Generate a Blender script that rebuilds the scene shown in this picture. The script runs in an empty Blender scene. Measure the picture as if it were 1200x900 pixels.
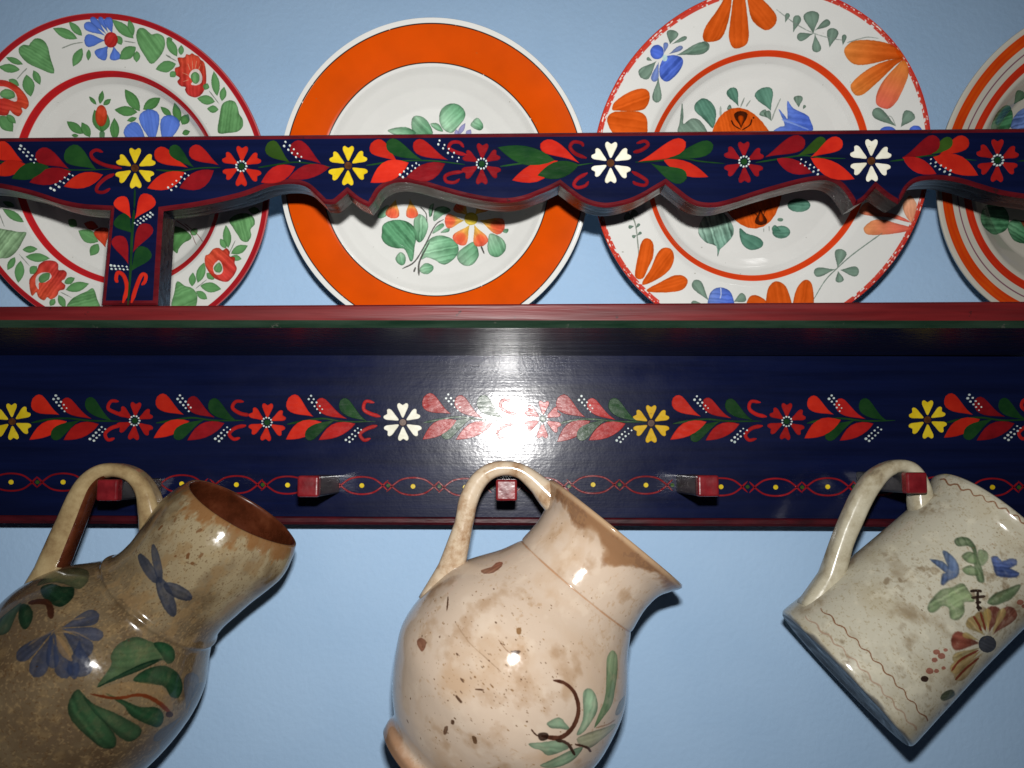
import bpy, bmesh, math, random
import numpy as np
from mathutils import Vector, Matrix

# ------------------------------------------------------------------ camera, world, flash, exposure
S = bpy.context.scene
COL = S.collection
FPX = 971.0                        # focal length in photo pixels (1200 x 900 photograph)
FOOT = (592.0, 545.0)              # where the perpendicular from the lens meets the rack
DIST = 0.65                        # lens to the face of the back board, metres
C0 = np.array([0.0, -DIST, 0.0])
_d = np.array([(FOOT[0] - 600) / FPX, -(FOOT[1] - 450) / FPX, 1.0]); _d /= np.linalg.norm(_d)
_r = math.radians(0.12)
_u = np.array([math.sin(_r), math.cos(_r), 0.0]); _z = _u - _d * (_u @ _d); _z /= np.linalg.norm(_z)
_x = np.cross(_d, _z)
if _x[0] < 0: _x = -_x
RC = np.array([_x, _d, _z])        # world axes seen in camera coordinates

cam_data = bpy.data.cameras.new('camera')
cam_data.sensor_width = 36.0
cam_data.lens = 36.0 * FPX / 1200.0
cam_data.clip_start = 0.01
cam_data.clip_end = 50.0
cam = bpy.data.objects.new('camera', cam_data); COL.objects.link(cam)
_M = Matrix.Identity(4)
for i in range(3):
    _M[i][0], _M[i][1], _M[i][2], _M[i][3] = RC[i, 0], RC[i, 1], -RC[i, 2], C0[i]
cam.matrix_world = _M
S.camera = cam
S.render.resolution_x, S.render.resolution_y = 1024, 768

world = bpy.data.worlds.new('World'); S.world = world
world.use_nodes = True
world.node_tree.nodes['Background'].inputs[0].default_value = (0.55, 0.62, 0.85, 1)
world.node_tree.nodes['Background'].inputs[1].default_value = 0.016

fl = bpy.data.lights.new('camera_flash', 'AREA')
fl.shape = 'RECTANGLE'; fl.size = 0.024; fl.size_y = 0.013
fl.energy = 3.15; fl.color = (1.0, 0.985, 0.96)
flash = bpy.data.objects.new('camera_flash', fl); COL.objects.link(flash)
flash.location = (0.004, -0.655, 0.060)
fl.spread = math.radians(150)
flash.rotation_euler = (math.radians(90 + 3.5), 0, math.radians(5))

S.view_settings.view_transform = 'Standard'
try: S.view_settings.look = 'None'
except Exception: pass
S.view_settings.exposure = 0.0
S.view_settings.gamma = 1.0
S.render.engine = 'CYCLES'
try:
    S.cycles.use_denoising = True
except Exception: pass

rnd = random.Random(7)
NR = np.random.RandomState(11)

# ------------------------------------------------------------------ surveying: photo measurement -> metres
def rays(p):
    p = np.atleast_2d(np.asarray(p, float))
    c = np.c_[(p[:, 0] - 600) / FPX, -(p[:, 1] - 450) / FPX, np.ones(len(p))]
    return c @ RC.T
def on_plane(p, y):
    w = rays(p)
    return C0 + w * ((y - C0[1]) / w[:, 1])[:, None]
def P1(px, py, y):
    return on_plane([(px, py)], y)[0]
def cr(ox, oy, s, pts):            # measurement taken in an enlarged crop
    return [(ox + a / s, oy + b / s) for a, b in pts]

# ------------------------------------------------------------------ materials
def lin(c):
    c = [v / 255.0 for v in c]
    return tuple([(v / 12.92 if v <= 0.04045 else ((v + 0.055) / 1.055) ** 2.4) for v in c] + [1.0])

def node_mat(name, c1, c2=None, scale=(30, 30, 30), rough=0.3, bump=0.1, bscale=(60, 60, 60), detail=4.0,
             spec=0.5, rvar=0.1, bdist=0.0005, lo=0.35, hi=0.65, coat=0.0, vary=0.0, chips=None):
    m = bpy.data.materials.new(name); m.use_nodes = True
    nt = m.node_tree; N = nt.nodes; L = nt.links
    b = N['Principled BSDF']
    tc = N.new('ShaderNodeTexCoord')
    mp = N.new('ShaderNodeMapping'); mp.inputs['Scale'].default_value = scale
    L.new(tc.outputs['Object'], mp.inputs[0])
    n = N.new('ShaderNodeTexNoise'); n.inputs['Scale'].default_value = 1.0; n.inputs['Detail'].default_value = detail
    n.inputs['Roughness'].default_value = 0.6
    L.new(mp.outputs[0], n.inputs['Vector'])
    rp = N.new('ShaderNodeValToRGB')
    rp.color_ramp.elements[0].position = lo; rp.color_ramp.elements[1].position = hi
    rp.color_ramp.elements[0].color = lin(c1); rp.color_ramp.elements[1].color = lin(c2 or c1)
    L.new(n.outputs[0], rp.inputs[0]); L.new(rp.outputs[0], b.inputs['Base Color'])
    mp2 = N.new('ShaderNodeMapping'); mp2.inputs['Scale'].default_value = bscale
    L.new(tc.outputs['Object'], mp2.inputs[0])
    n2 = N.new('ShaderNodeTexNoise'); n2.inputs['Scale'].default_value = 1.0; n2.inputs['Detail'].default_value = 5.0
    L.new(mp2.outputs[0], n2.inputs['Vector'])
    mr = N.new('ShaderNodeMapRange')
    mr.inputs[1].default_value = 0.3; mr.inputs[2].default_value = 0.7
    mr.inputs[3].default_value = max(0.02, rough - rvar); mr.inputs[4].default_value = rough + rvar
    L.new(n2.outputs[0], mr.inputs[0]); L.new(mr.outputs[0], b.inputs['Roughness'])
    bp = N.new('ShaderNodeBump'); bp.inputs['Strength'].default_value = bump; bp.inputs['Distance'].default_value = bdist
    L.new(n2.outputs[0], bp.inputs['Height']); L.new(bp.outputs[0], b.inputs['Normal'])
    col = rp.outputs[0]
    if vary:                       # every brush stroke carries a little more or less paint
        oi = N.new('ShaderNodeObjectInfo'); vr = N.new('ShaderNodeMapRange'); vr.inputs[3].default_value = 1 - vary; vr.inputs[4].default_value = 1 + vary * 0.6
        L.new(oi.outputs['Random'], vr.inputs[0]); hs = N.new('ShaderNodeHueSaturation'); L.new(vr.outputs[0], hs.inputs['Value']); L.new(col, hs.inputs['Color']); col = hs.outputs[0]
    if chips:                      # knocks and bare specks in old paint
        n4 = N.new('ShaderNodeTexNoise'); n4.inputs['Scale'].default_value = chips[1]; n4.inputs['Detail'].default_value = 5; n4.inputs['Roughness'].default_value = 0.7; L.new(tc.outputs['Object'], n4.inputs['Vector'])
        r4 = N.new('ShaderNodeMapRange'); r4.inputs[1].default_value = chips[2]; r4.inputs[2].default_value = chips[2] + 0.04; L.new(n4.outputs[0], r4.inputs[0])
        mx = N.new('ShaderNodeMix'); mx.data_type = 'RGBA'; L.new(r4.outputs[0], mx.inputs[0]); L.new(col, mx.inputs[6]); mx.inputs[7].default_value = lin(chips[0]); col = mx.outputs[2]
    L.new(col, b.inputs['Base Color'])
    b.inputs['Specular IOR Level'].default_value = spec
    b.inputs['Coat Weight'].default_value = coat
    b.inputs['Coat Roughness'].default_value = 0.12
    return m

GRAIN = (16, 60, 230)
M = {}
M['wall'] = node_mat('blue_wall_paint', (170, 203, 237), (176, 208, 241), (9, 9, 9), 0.75, 0.45, (210, 210, 210), spec=0.25, bdist=0.0009, detail=7)
def navy_varnish():
    m = node_mat('navy_varnished_wood', (9, 15, 43), (13, 21, 56), (6, 30, 130), 0.2, 0.3, GRAIN, spec=0.10, coat=0.80)
    nt = m.node_tree; N = nt.nodes; L = nt.links; b = N['Principled BSDF']
    tc = [q for q in N if q.type == 'TEX_COORD'][0]
    def noise(scale, detail=4.0, rough=0.55):
        mp = N.new('ShaderNodeMapping'); mp.inputs['Scale'].default_value = scale; L.new(tc.outputs['Object'], mp.inputs[0])
        q = N.new('ShaderNodeTexNoise'); q.inputs['Scale'].default_value = 1.0; q.inputs['Detail'].default_value = detail; q.inputs['Roughness'].default_value = rough
        L.new(mp.outputs[0], q.inputs['Vector']); return q.outputs[0]
    def math_(op, a, b_):
        q = N.new('ShaderNodeMath'); q.operation = op
        for i, x in enumerate((a, b_)):
            if isinstance(x, (int, float)): q.inputs[i].default_value = x
            else: L.new(x, q.inputs[i])
        return q.outputs[0]
    patch = noise((9, 9, 22), 6, 0.65); grain = noise((10, 40, 520), 3); grit = noise((420, 420, 620), 2); sheen = noise((40, 40, 40), 4)
    mr = N.new('ShaderNodeMapRange'); mr.inputs[1].default_value = 0.34; mr.inputs[2].default_value = 0.66; mr.inputs[3].default_value = 0.22; mr.inputs[4].default_value = 0.40
    L.new(patch, mr.inputs[0])
    L.new(math_('ADD', mr.outputs[0], math_('MULTIPLY', math_('SUBTRACT', sheen, 0.5), 0.16)), b.inputs['Roughness'])
    b.inputs['Coat Roughness'].default_value = 0.13
    L.new([q for q in N if q.type == 'BUMP'][0].outputs[0], b.inputs['Coat Normal'])
    h = math_('ADD', math_('MULTIPLY', grain, 0.26), math_('ADD', math_('MULTIPLY', grit, 0.2), math_('MULTIPLY', sheen, 1.1)))
    bp = [q for q in N if q.type == 'BUMP'][0]; L.new(h, bp.inputs['Height']); bp.inputs['Strength'].default_value = 0.5; bp.inputs['Distance'].default_value = 0.00035
    return m
M['navy'] = navy_varnish()
M['dark'] = node_mat('dark_edge_wood', (8, 8, 13), (19, 18, 23), (14, 60, 160), 0.3, 0.6, (14, 200, 200), rvar=0.1, spec=0.32)
M['under'] = node_mat('dark_underside_wood', (14, 14, 26), (26, 26, 38), (6, 200, 60), 0.3, 0.4, (10, 300, 60), rvar=0.1, spec=0.5)
M['border'] = node_mat('dark_red_border_paint', (70, 13, 20), (98, 20, 27), (40, 40, 120), 0.28, 0.4, (60, 200, 260), rvar=0.08, spec=0.35, chips=((46, 22, 24), 110, 0.64))
M['shelf_red'] = node_mat('shelf_edge_red_paint', (80, 19, 22), (104, 27, 29), (12, 60, 160), 0.38, 0.45, (14, 200, 300), rvar=0.1, spec=0.3, chips=((52, 24, 24), 110, 0.64))
M['shelf_green'] = node_mat('shelf_edge_green_paint', (18, 40, 28), (40, 58, 46), (18, 120, 160), 0.3, 0.6, (40, 200, 300), rvar=0.1, spec=0.35, chips=((70, 74, 66), 110, 0.64))
M['orange_red'] = node_mat('orange_red_paint', (174, 32, 22), (198, 46, 28), (70, 70, 70), 0.26, 0.5, (120, 200, 300), rvar=0.07, vary=0.22, spec=0.28, lo=0.3, hi=0.7, detail=6)
M['red'] = node_mat('scarlet_paint', (148, 24, 24), (176, 34, 30), (80, 80, 80), 0.26, 0.5, (120, 200, 300), rvar=0.07, vary=0.22, spec=0.28, lo=0.3, hi=0.7, detail=6)
M['crimson'] = node_mat('crimson_paint', (112, 17, 24), (144, 24, 31), (80, 80, 80), 0.26, 0.5, (120, 200, 300), rvar=0.07, vary=0.22, spec=0.28, lo=0.3, hi=0.7, detail=6)
M['leaf'] = node_mat('leaf_green_paint', (17, 52, 27), (34, 72, 32), (60, 60, 60), 0.26, 0.5, (120, 200, 300), rvar=0.07, vary=0.22, spec=0.28, lo=0.3, hi=0.7, detail=6)
M['leaf2'] = node_mat('olive_green_paint', (42, 68, 22), (54, 84, 30), (60, 60, 60), 0.26, 0.5, (120, 200, 300), rvar=0.07, vary=0.22, spec=0.28, lo=0.3, hi=0.7, detail=6)
M['yellow'] = node_mat('yellow_paint', (206, 176, 22), (226, 200, 48), (90, 90, 90), 0.28, 0.5, (120, 200, 300), rvar=0.07, vary=0.12, spec=0.28, detail=6, chips=((120, 100, 60), 260, 0.66))
M['ochre'] = node_mat('ochre_yellow_paint', (204, 160, 14), (218, 178, 28), (90, 90, 90), 0.28, 0.5, (120, 200, 300), rvar=0.07, vary=0.12, spec=0.28, detail=6, chips=((120, 100, 60), 260, 0.66))
M['cream'] = node_mat('cream_white_paint', (226, 222, 200), (240, 238, 222), (90, 90, 90), 0.28, 0.5, (120, 200, 300), rvar=0.07, vary=0.12, spec=0.28, detail=6, chips=((120, 100, 60), 260, 0.66))
M['edge'] = node_mat('dull_maroon_edge_paint', (46, 12, 20), (74, 18, 26), (40, 40, 120), 0.36, 0.4, (60, 200, 260), rvar=0.08, spec=0.25)
M['dot'] = node_mat('white_dot_paint', (176, 192, 190), (214, 222, 216), (300, 300, 300), 0.3, 0.2, rvar=0.05)
M['brown'] = node_mat('brown_centre_paint', (62, 34, 18), (92, 54, 24), (300, 300, 300), 0.3, 0.3, rvar=0.05)
M['peg_red'] = node_mat('peg_red_paint', (98, 20, 26), (128, 32, 38), (90, 90, 90), 0.28, 0.5, (160, 160, 160), rvar=0.08, spec=0.35, chips=((60, 30, 28), 110, 0.64))
M['peg_dark'] = node_mat('peg_dark_wood', (22, 24, 32), (48, 48, 52), (120, 20, 120), 0.4, 0.3, (150, 20, 150), rvar=0.1, bdist=0.0003)

# ------------------------------------------------------------------ object helpers
def link(name, me, mats, parent=None):
    o = bpy.data.objects.new(name, me); COL.objects.link(o)
    for m in (mats if isinstance(mats, (list, tuple)) else [mats]): me.materials.append(m)
    if parent: o.parent = parent
    return o
def mesh(name, v, f, mi=None, smooth=False):
    me = bpy.data.meshes.new(name); me.from_pydata([tuple(map(float, a)) for a in v], [], [tuple(int(i) for i in a) for a in f])
    if mi is not None: me.polygons.foreach_set('material_index', list(mi))
    if smooth: me.polygons.foreach_set('use_smooth', [True] * len(me.polygons))
    bm = bmesh.new(); bm.from_mesh(me)
    bmesh.ops.remove_doubles(bm, verts=bm.verts, dist=1e-7)
    bmesh.ops.recalc_face_normals(bm, faces=bm.faces); bm.to_mesh(me); bm.free()
    me.update(); return me
def tag(o, label, cat, group=None):
    o['label'] = label; o['category'] = cat
    if group: o['group'] = group
def bevel_mod(o, w, seg=2):
    b = o.modifiers.new('bevel', 'BEVEL'); b.width = w; b.segments = seg; b.limit_method = 'ANGLE'; b.angle_limit = math.radians(35)

def smooth_open(pts, n=5):
    p = np.asarray(pts, float); out = []
    q = np.vstack([2 * p[0] - p[1], p, 2 * p[-1] - p[-2]])
    for i in range(1, len(q) - 2):
        for k in range(n):
            t = k / n; a, b, c, d = q[i - 1], q[i], q[i + 1], q[i + 2]
            out.append(0.5 * (2 * b + (c - a) * t + (2 * a - 5 * b + 4 * c - d) * t * t + (3 * b - a - 3 * c + d) * t ** 3))
    out.append(p[-1]); return np.array(out)
def smooth_closed(pts, n=4):
    p = np.asarray(pts, float); N = len(p); out = []
    for i in range(N):
        a, b, c, d = p[i - 1], p[i], p[(i + 1) % N], p[(i + 2) % N]
        for k in range(n):
            t = k / n
            out.append(0.5 * (2 * b + (c - a) * t + (2 * a - 5 * b + 4 * c - d) * t * t + (3 * b - a - 3 * c + d) * t ** 3))
    return np.array(out)
def area2(p):
    x, y = p[:, 0], p[:, 1]; return 0.5 * np.sum(x * np.roll(y, -1) - np.roll(x, -1) * y)
def inset(p, d):                   # closed loop, CCW -> moved inwards by d (scalar or per vertex)
    p = np.asarray(p, float)
    e = np.roll(p, -1, 0) - p; e /= (np.linalg.norm(e, axis=1, keepdims=True) + 1e-12)
    n = np.c_[-e[:, 1], e[:, 0]]
    n0 = np.roll(n, 1, 0); m = n + n0; l = np.linalg.norm(m, axis=1, keepdims=True); m = m / np.maximum(l, 1e-9)
    c = np.clip(np.sum(m * n, 1), 0.5, 1)
    return p + m * (np.asarray(d) / c)[:, None]

def leaf_poly(a, b, w, kind='drop', n=9, bend=0.0):
    """outline of a brush-stroke leaf: a = stem point, b = tip, w = widest width"""
    a = np.asarray(a, float); b = np.asarray(b, float); ax = b - a; L = np.linalg.norm(ax); ax = ax / L; nn = np.array([-ax[1], ax[0]])
    if kind == 'drop':
        t = np.array([0, .12, .25, .4, .55, .68, .8, .9, .965, 1.0]); h = np.array([0, .14, .32, .58, .82, .96, 1.0, .84, .5, 0])
    elif kind == 'almond':
        t = np.array([0, .12, .25, .4, .55, .7, .82, .92, 1.0]); h = np.array([0, .45, .78, .98, 1.0, .82, .55, .27, 0])
    else:
        t = (1 - np.cos(np.linspace(0, np.pi, 10))) / 2; h = np.sin(np.linspace(0, np.pi, 10))
    off = bend * L * np.sin(np.pi * t)
    up = a + ax * (t * L)[:, None] + nn * (h * w / 2 + off)[:, None]
    dn = a + ax * (t * L)[:, None] + nn * (-h * w / 2 + off)[:, None]
    return np.vstack([up, dn[-2:0:-1]])

# ------------------------------------------------------------------ the wall
wy = 0.042
v = []; f = []
nx, nz = 25, 19
for j in range(nz):
    for i in range(nx):
        v.append((-1.5 + 3.0 * i / (nx - 1), wy, -1.1 + 2.3 * j / (nz - 1)))
for j in range(nz - 1):
    for i in range(nx - 1):
        a = j * nx + i; f.append((a, a + 1, a + nx + 1, a + nx))
wall = link('wall', mesh('wall', v, f), M['wall']); wall['kind'] = 'structure'

# ------------------------------------------------------------------ the plate rack
rack = bpy.data.objects.new('plate_rack', None); COL.objects.link(rack)
tag(rack, 'navy wooden wall rack painted with red flowers, holding plates above a row of pegs', 'plate rack')
XL, XR = -160.0, 1360.0            # how far the rack runs on past the picture (photo pixels)

def lin_px(y0, y1, x): return y0 + (y1 - y0) * x / 1200.0
YS, YR, TR = -0.1365, -0.130, 0.0195       # shelf front, rail front, rail thickness

def prism_x(name, prof_l, prof_r, mats, mi, parent=None):
    n = len(prof_l); v = list(prof_l) + list(prof_r)
    f = [(i, (i + 1) % n, n + (i + 1) % n, n + i) for i in range(n)] + [tuple(range(n)), tuple(range(n, 2 * n))]
    return link(name, mesh(name, v, f, list(mi) + [0, 0]), mats, parent)

# back board: lower red edge is its own strip below
def board_prof(x):
    zt = 0.0863; pb = lin_px(613, 618, x)
    X = P1(x, pb, 0)[0]; zb = P1(x, pb - 9.5, 0)[2]
    return [(X, 0, zt), (X, 0, zb), (X, 0.0410, zb), (X, 0.0410, zt)], X, zb, P1(x, pb, 0)[2]
bl, Xa, za, zaa = board_prof(XL); br, Xb, zb_, zbb = board_prof(XR)
board = prism_x('backboard', bl, br, [M['navy']], [0] * 4, rack)
def strip_prof(X, zt, zb):
    return [(X, -0.0012, zt), (X, -0.0022, zt - 0.0012), (X, -0.0022, zb + 0.002), (X, -0.0005, zb), (X, 0.0410, zb), (X, 0.0410, zt)]
edge = prism_x('edge_strip', strip_prof(Xa, za - 2e-4, zaa), strip_prof(Xb, zb_ - 2e-4, zbb), [M['edge']], [0] * 6, rack)

# shelf with a red face and green chamfer
def shelf_prof(x):
    zt = P1(x, lin_px(359, 353.3, x) if x < 600 else lin_px(360.5, 353.3, x), YS)[2]
    X = P1(x, 357, YS)[0]; zu = 0.0855 + 0.0014 * x / 1200.0
    return [(X, YS + 0.0012, zt), (X, YS, zt - 0.0012), (X, YS, zu + 0.0042), (X, YS + 0.0036, zu), (X, 0.0410, zu), (X, 0.0410, zt)]
shelf = prism_x('shelf', shelf_prof(XL), shelf_prof(XR), [M['navy'], M['shelf_red'], M['shelf_green'], M['under']], [1, 1, 2, 3, 0, 0], rack)

# scalloped rail with its post: outline measured on the front face
bot = [
 [(-160, 214), (-130, 219), (-95, 226), (-60, 225), (-30, 218), (0, 220), (36, 228), (69, 238.5), (96, 244), (128.5, 246)],
 'POST',
 [(190.8, 247), (233, 241), (283, 230), (316.5, 218), (341, 215), (358, 218.5), (369, 227.5), (380, 238.5)],
 [(380, 238.5), (391, 238.5), (399, 233), (407, 226)],
 [(407, 226), (418, 235), (432, 242)],
 [(432, 242), (438, 235), (446, 222.5), (459.5, 214.5), (476, 213), (498, 217.5), (520, 224), (547, 231), (575, 236), (597, 237), (616, 233.5), (632, 227.5), (643, 223), (656, 216.5)],
 [(656, 216.5), (669, 226.6), (682.5, 235.7), (699, 241.5), (715.5, 242.5), (737.5, 237.8), (754, 230.7), (768, 222.5), (780, 215.5)],
 [(780, 215.5), (792.5, 225.5), (806, 235.7), (820, 241.5), (839, 242.3), (861, 237), (889, 228), (920, 219), (947, 212.5), (966, 210.5), (977, 213), (986, 219), (994.7, 230), (1001, 241)],
 [(1001, 241), (1013, 235), (1026.7, 220)],
 [(1026.7, 220), (1040, 231), (1053, 239)],
 [(1053, 239), (1058, 232), (1065, 220), (1077, 212), (1101, 210), (1125, 213.5), (1147, 220), (1173, 227.5), (1200, 232), (1232, 236), (1262, 235), (1290, 228), (1315, 219), (1338, 224), (1360, 232)],
]
outl = []; iA = iB = None
for s in bot:
    if s == 'POST':
        iA = len(outl) - 1
        outl += [(123.5, 300), (118.0, 357.6), (184.2, 357.4), (187.5, 300)]
        iB = len(outl); continue
    q = smooth_open(s, 6)
    outl += [tuple(a) for a in (q if (not outl or s[0] != tuple(np.round(outl[-1], 3))) else q[1:])]
nb = len(outl)
top_l = (XL, lin_px(161, 150, XL)); top_r = (XR, lin_px(161, 150, XR))
outl += [top_r] + [(x, lin_px(161, 150, x)) for x in range(1200, -1, -200)] + [top_l]
OL = on_plane(outl, YR)[:, [0, 2]]
assert area2(OL) > 0 or True
if area2(OL) < 0:
    OL = OL[::-1]; flip = True
else: flip = False
n = len(OL)
idx = (lambda i: n - 1 - i) if flip else (lambda i: i)
A, B = idx(iA), idx(iB)
O1 = inset(OL, np.full(n, 0.0011)); O2 = inset(OL, np.full(n, 0.0029))
def order(i): return n - 1 - i if flip else i
def is_top(i): return order(i) >= nb
_prev = None
for _o in range(nb):
    _i = (n - 1 - _o) if flip else _o
    if iA <= _o <= iB: _prev = None; continue
    if _prev is not None and O2[_i][0] < _prev: O2[_i][0] = _prev + 1e-5
    _prev = O2[_i][0]
def ring3(pts, y): return [(a, y, b) for a, b in pts]
def frame_part(name, ids, mats):
    """ids: consecutive outline indices; front ring red, inside navy, sides dark, back dark; ends open at the joint"""
    k = len(ids); v = ring3(OL[ids], YR + TR) + ring3(OL[ids], YR + 0.0011) + ring3(O1[ids], YR) + ring3(O2[ids], YR)
    f = []; mi = []
    for q in range(k - 1):
        for l in range(3):
            f.append((l * k + q, l * k + q + 1, (l + 1) * k + q + 1, (l + 1) * k + q)); mi.append((2, 1, 1)[l])
    if name == 'post':
        f.append(tuple(range(3 * k, 4 * k))); mi.append(0); f.append(tuple(range(0, k))); mi.append(2)
    else:                          # strips from the scallops up to the straight top edge
        for base, m_ in ((3 * k, 0), (0, 2)):
            pts = [v[base + i] for i in range(k)]; tv = sorted([p for p, i in zip(pts, ids) if is_top(i)]); xs_ = [p[0] for p in tv]; zs_ = [p[2] for p in tv]
            bi = sorted([base + q for q, i in enumerate(ids) if not is_top(i)], key=lambda q: order(ids[q - base]))
            tb = len(v)
            for q in bi: v.append((v[q][0], v[q][1], float(np.interp(v[q][0], xs_, zs_))))
            for a in range(len(bi) - 1): f.append((bi[a], bi[a + 1], tb + a + 1, tb + a)); mi.append(m_)
    me = mesh(name, v, f, mi)
    return link(name, me, mats, rack)
lo, hi = min(A, B), max(A, B)
post_ids = list(range(lo, hi + 1)); rail_ids = list(range(hi, n)) + list(range(0, lo + 1))
RM = [M['navy'], M['border'], M['dark']]
rail = frame_part('scalloped_rail', rail_ids, RM)
post = frame_part('post', post_ids, RM)

# ---- painted motifs: thin raised paint on the wood
HS = [0.00030]
def paint_mesh(name, loops, y):
    """loops: list of (Nx2 world XZ outline, height, material index)"""
    v = []; f = []; mi = []
    for p, h, m_ in loops:
        p = np.asarray(p)
        if area2(p) < 0: p = p[::-1]
        per = np.linalg.norm(p.max(0) - p.min(0))
        q = inset(p, np.full(len(p), min(0.0004, per * 0.05))); k = len(p); b = len(v)
        v += ring3(p, y + 0.0001) + ring3(q, y - h)
        for i in range(k):
            j = (i + 1) % k; f.append((b + i, b + j, b + k + j, b + k + i)); mi.append(m_)
        f.append(tuple(range(b + k, b + 2 * k))); mi.append(m_)
    me = mesh(name, v, f, mi); return me
def motif(name, polys_px, mats, parent, y, h=None):
    loops = []
    for t in polys_px:
        p = on_plane(t[0], y)[:, [0, 2]]
        loops.append((p, (h or 0.0003) + rnd.uniform(0, 0.00012) + (t[2] if len(t) > 2 else 0), t[1]))
    return link(name, paint_mesh(name, loops, y), mats, parent)
def jit(p, s=0.8): return (p[0] + rnd.uniform(-s, s), p[1] + rnd.uniform(-s, s))
def leaf(stem, tip, w, mat, parent, y, kind='drop', bend=None, h=0.00035):
    o = motif('painted_leaf', [(leaf_poly(jit(stem, 1.0), jit(tip, 1.5), w * rnd.uniform(1.04, 1.25), kind, bend=rnd.uniform(-.05, .05) if bend is None else bend), 0)], [M[mat]], parent, y, h)
    return o
def line_poly(pts, w0, w1=None, n=5, taper=True):
    p = smooth_open(pts, n); k = len(p); w1 = w0 if w1 is None else w1
    t = np.gradient(p, axis=0); t /= np.linalg.norm(t, axis=1, keepdims=True) + 1e-9
    nn = np.c_[-t[:, 1], t[:, 0]]; s = np.linspace(0, 1, k); w = (w0 + (w1 - w0) * s) / 2
    if taper: w = w * np.clip(np.minimum(s, 1 - s) * 8 + 0.35, 0, 1)
    return np.vstack([p + nn * w[:, None], (p - nn * w[:, None])[::-1]])
def line_strip(name, lines, mats, parent, y, h):
    """painted lines as ribbons of quads"""
    v = []; f = []; mi = []
    for pts, w0, w1, m_ in lines:
        L = line_poly(pts, w0, w1); k = len(L) // 2
        W = on_plane(L, y)[:, [0, 2]]; b = len(v); e0 = W[:k]; e1 = W[k:][::-1]
        v += ring3(e0, y + 0.0001) + ring3(e0 * .8 + e1 * .2, y - h) + ring3(e0 * .2 + e1 * .8, y - h) + ring3(e1, y + 0.0001)
        for i in range(k - 1):
            for l in range(3):
                f.append((b + l * k + i, b + l * k + i + 1, b + (l + 1) * k + i + 1, b + (l + 1) * k + i)); mi.append(m_)
    return link(name, mesh(name, v, f, mi), mats, parent)
def flower(cx, cy, r, mat, parent, y, centre='dots', rot=0.0):
    polys = []
    for k in range(6):
        a = math.radians(90 + 60 * k) + rot + rnd.uniform(-.05, .05); rr = r * rnd.uniform(.95, 1.04)
        tt = [(.26, -.05), (.52, -.17), (.78, -.29), (.95, -.28), (1.0, -.16), (.90, 0.0), (1.0, .16), (.95, .28), (.78, .29), (.52, .17), (.26, .05)]
        p = np.array([(t * rr, s * rr * 0.98) for t, s in tt])
        ca, sa = math.cos(a), math.sin(a)
        polys.append((smooth_closed(np.c_[cx + p[:, 0] * ca - p[:, 1] * sa, cy - (p[:, 0] * sa + p[:, 1] * ca)], 2), 0))
    ang = np.linspace(0, 2 * np.pi, 13)[:-1]
    if centre == 'dots':
        polys.append((np.c_[cx + r * .17 * np.cos(ang), cy + r * .17 * np.sin(ang)], 2))
        for k in range(11):
            a = k * 2 * np.pi / 11; g = np.linspace(0, 2 * np.pi, 7)[:-1]
            polys.append((np.c_[cx + r * .25 * math.cos(a) + r * .055 * np.cos(g), cy + r * .25 * math.sin(a) + r * .055 * np.sin(g)], 1, 0.0002))
    else:
        polys.append((np.c_[cx + r * .2 * np.cos(ang), cy + r * .2 * np.sin(ang)], 2))
        polys.append((np.c_[cx + r * .10 * np.cos(ang), cy + r * .10 * np.sin(ang)], 3, 0.0002))
    cm = M['leaf'] if centre == 'dots' else M['brown']
    return motif('painted_flower', polys, [M[mat], M['dot'], cm, M['brown']], parent, y, 0.0004)
def dots(a, b, parent, y, n=5, rows=2, r=1.25, gap=4.6):
    a = np.array(a, float); b = np.array(b, float); d = (b - a) / np.linalg.norm(b - a); nn = np.array([-d[1], d[0]]); polys = []
    for j in range(rows):
        for i in range(n):
            c = a + (b - a) * (i + (0.25 if j else 0)) / (n - 0.6) + nn * (j - (rows - 1) / 2) * gap + np.array([rnd.uniform(-.4, .4), rnd.uniform(-.4, .4)])
            rr = r * (1.25 - 0.5 * i / n) * rnd.uniform(.85, 1.15); g = np.linspace(0, 2 * np.pi, 9)[:-1]
            polys.append((np.c_[c[0] + rr * np.cos(g), c[1] + rr * np.sin(g)], 0))
    return motif('painted_dots', polys, [M['dot']], parent, y, 0.0006)
def curl(pts, parent, y, mat='crimson', w=4.2):
    return line_strip('painted_curl', [(pts, w, w * 0.8, 0)], [M[mat]], parent, y, 0.0005)
def stem(pts, parent, y, w=3.0, mat='leaf'):
    return line_strip('painted_stem', [(pts, w, w * 0.7, 0)], [M[mat]], parent, y, 0.00028)

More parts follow.
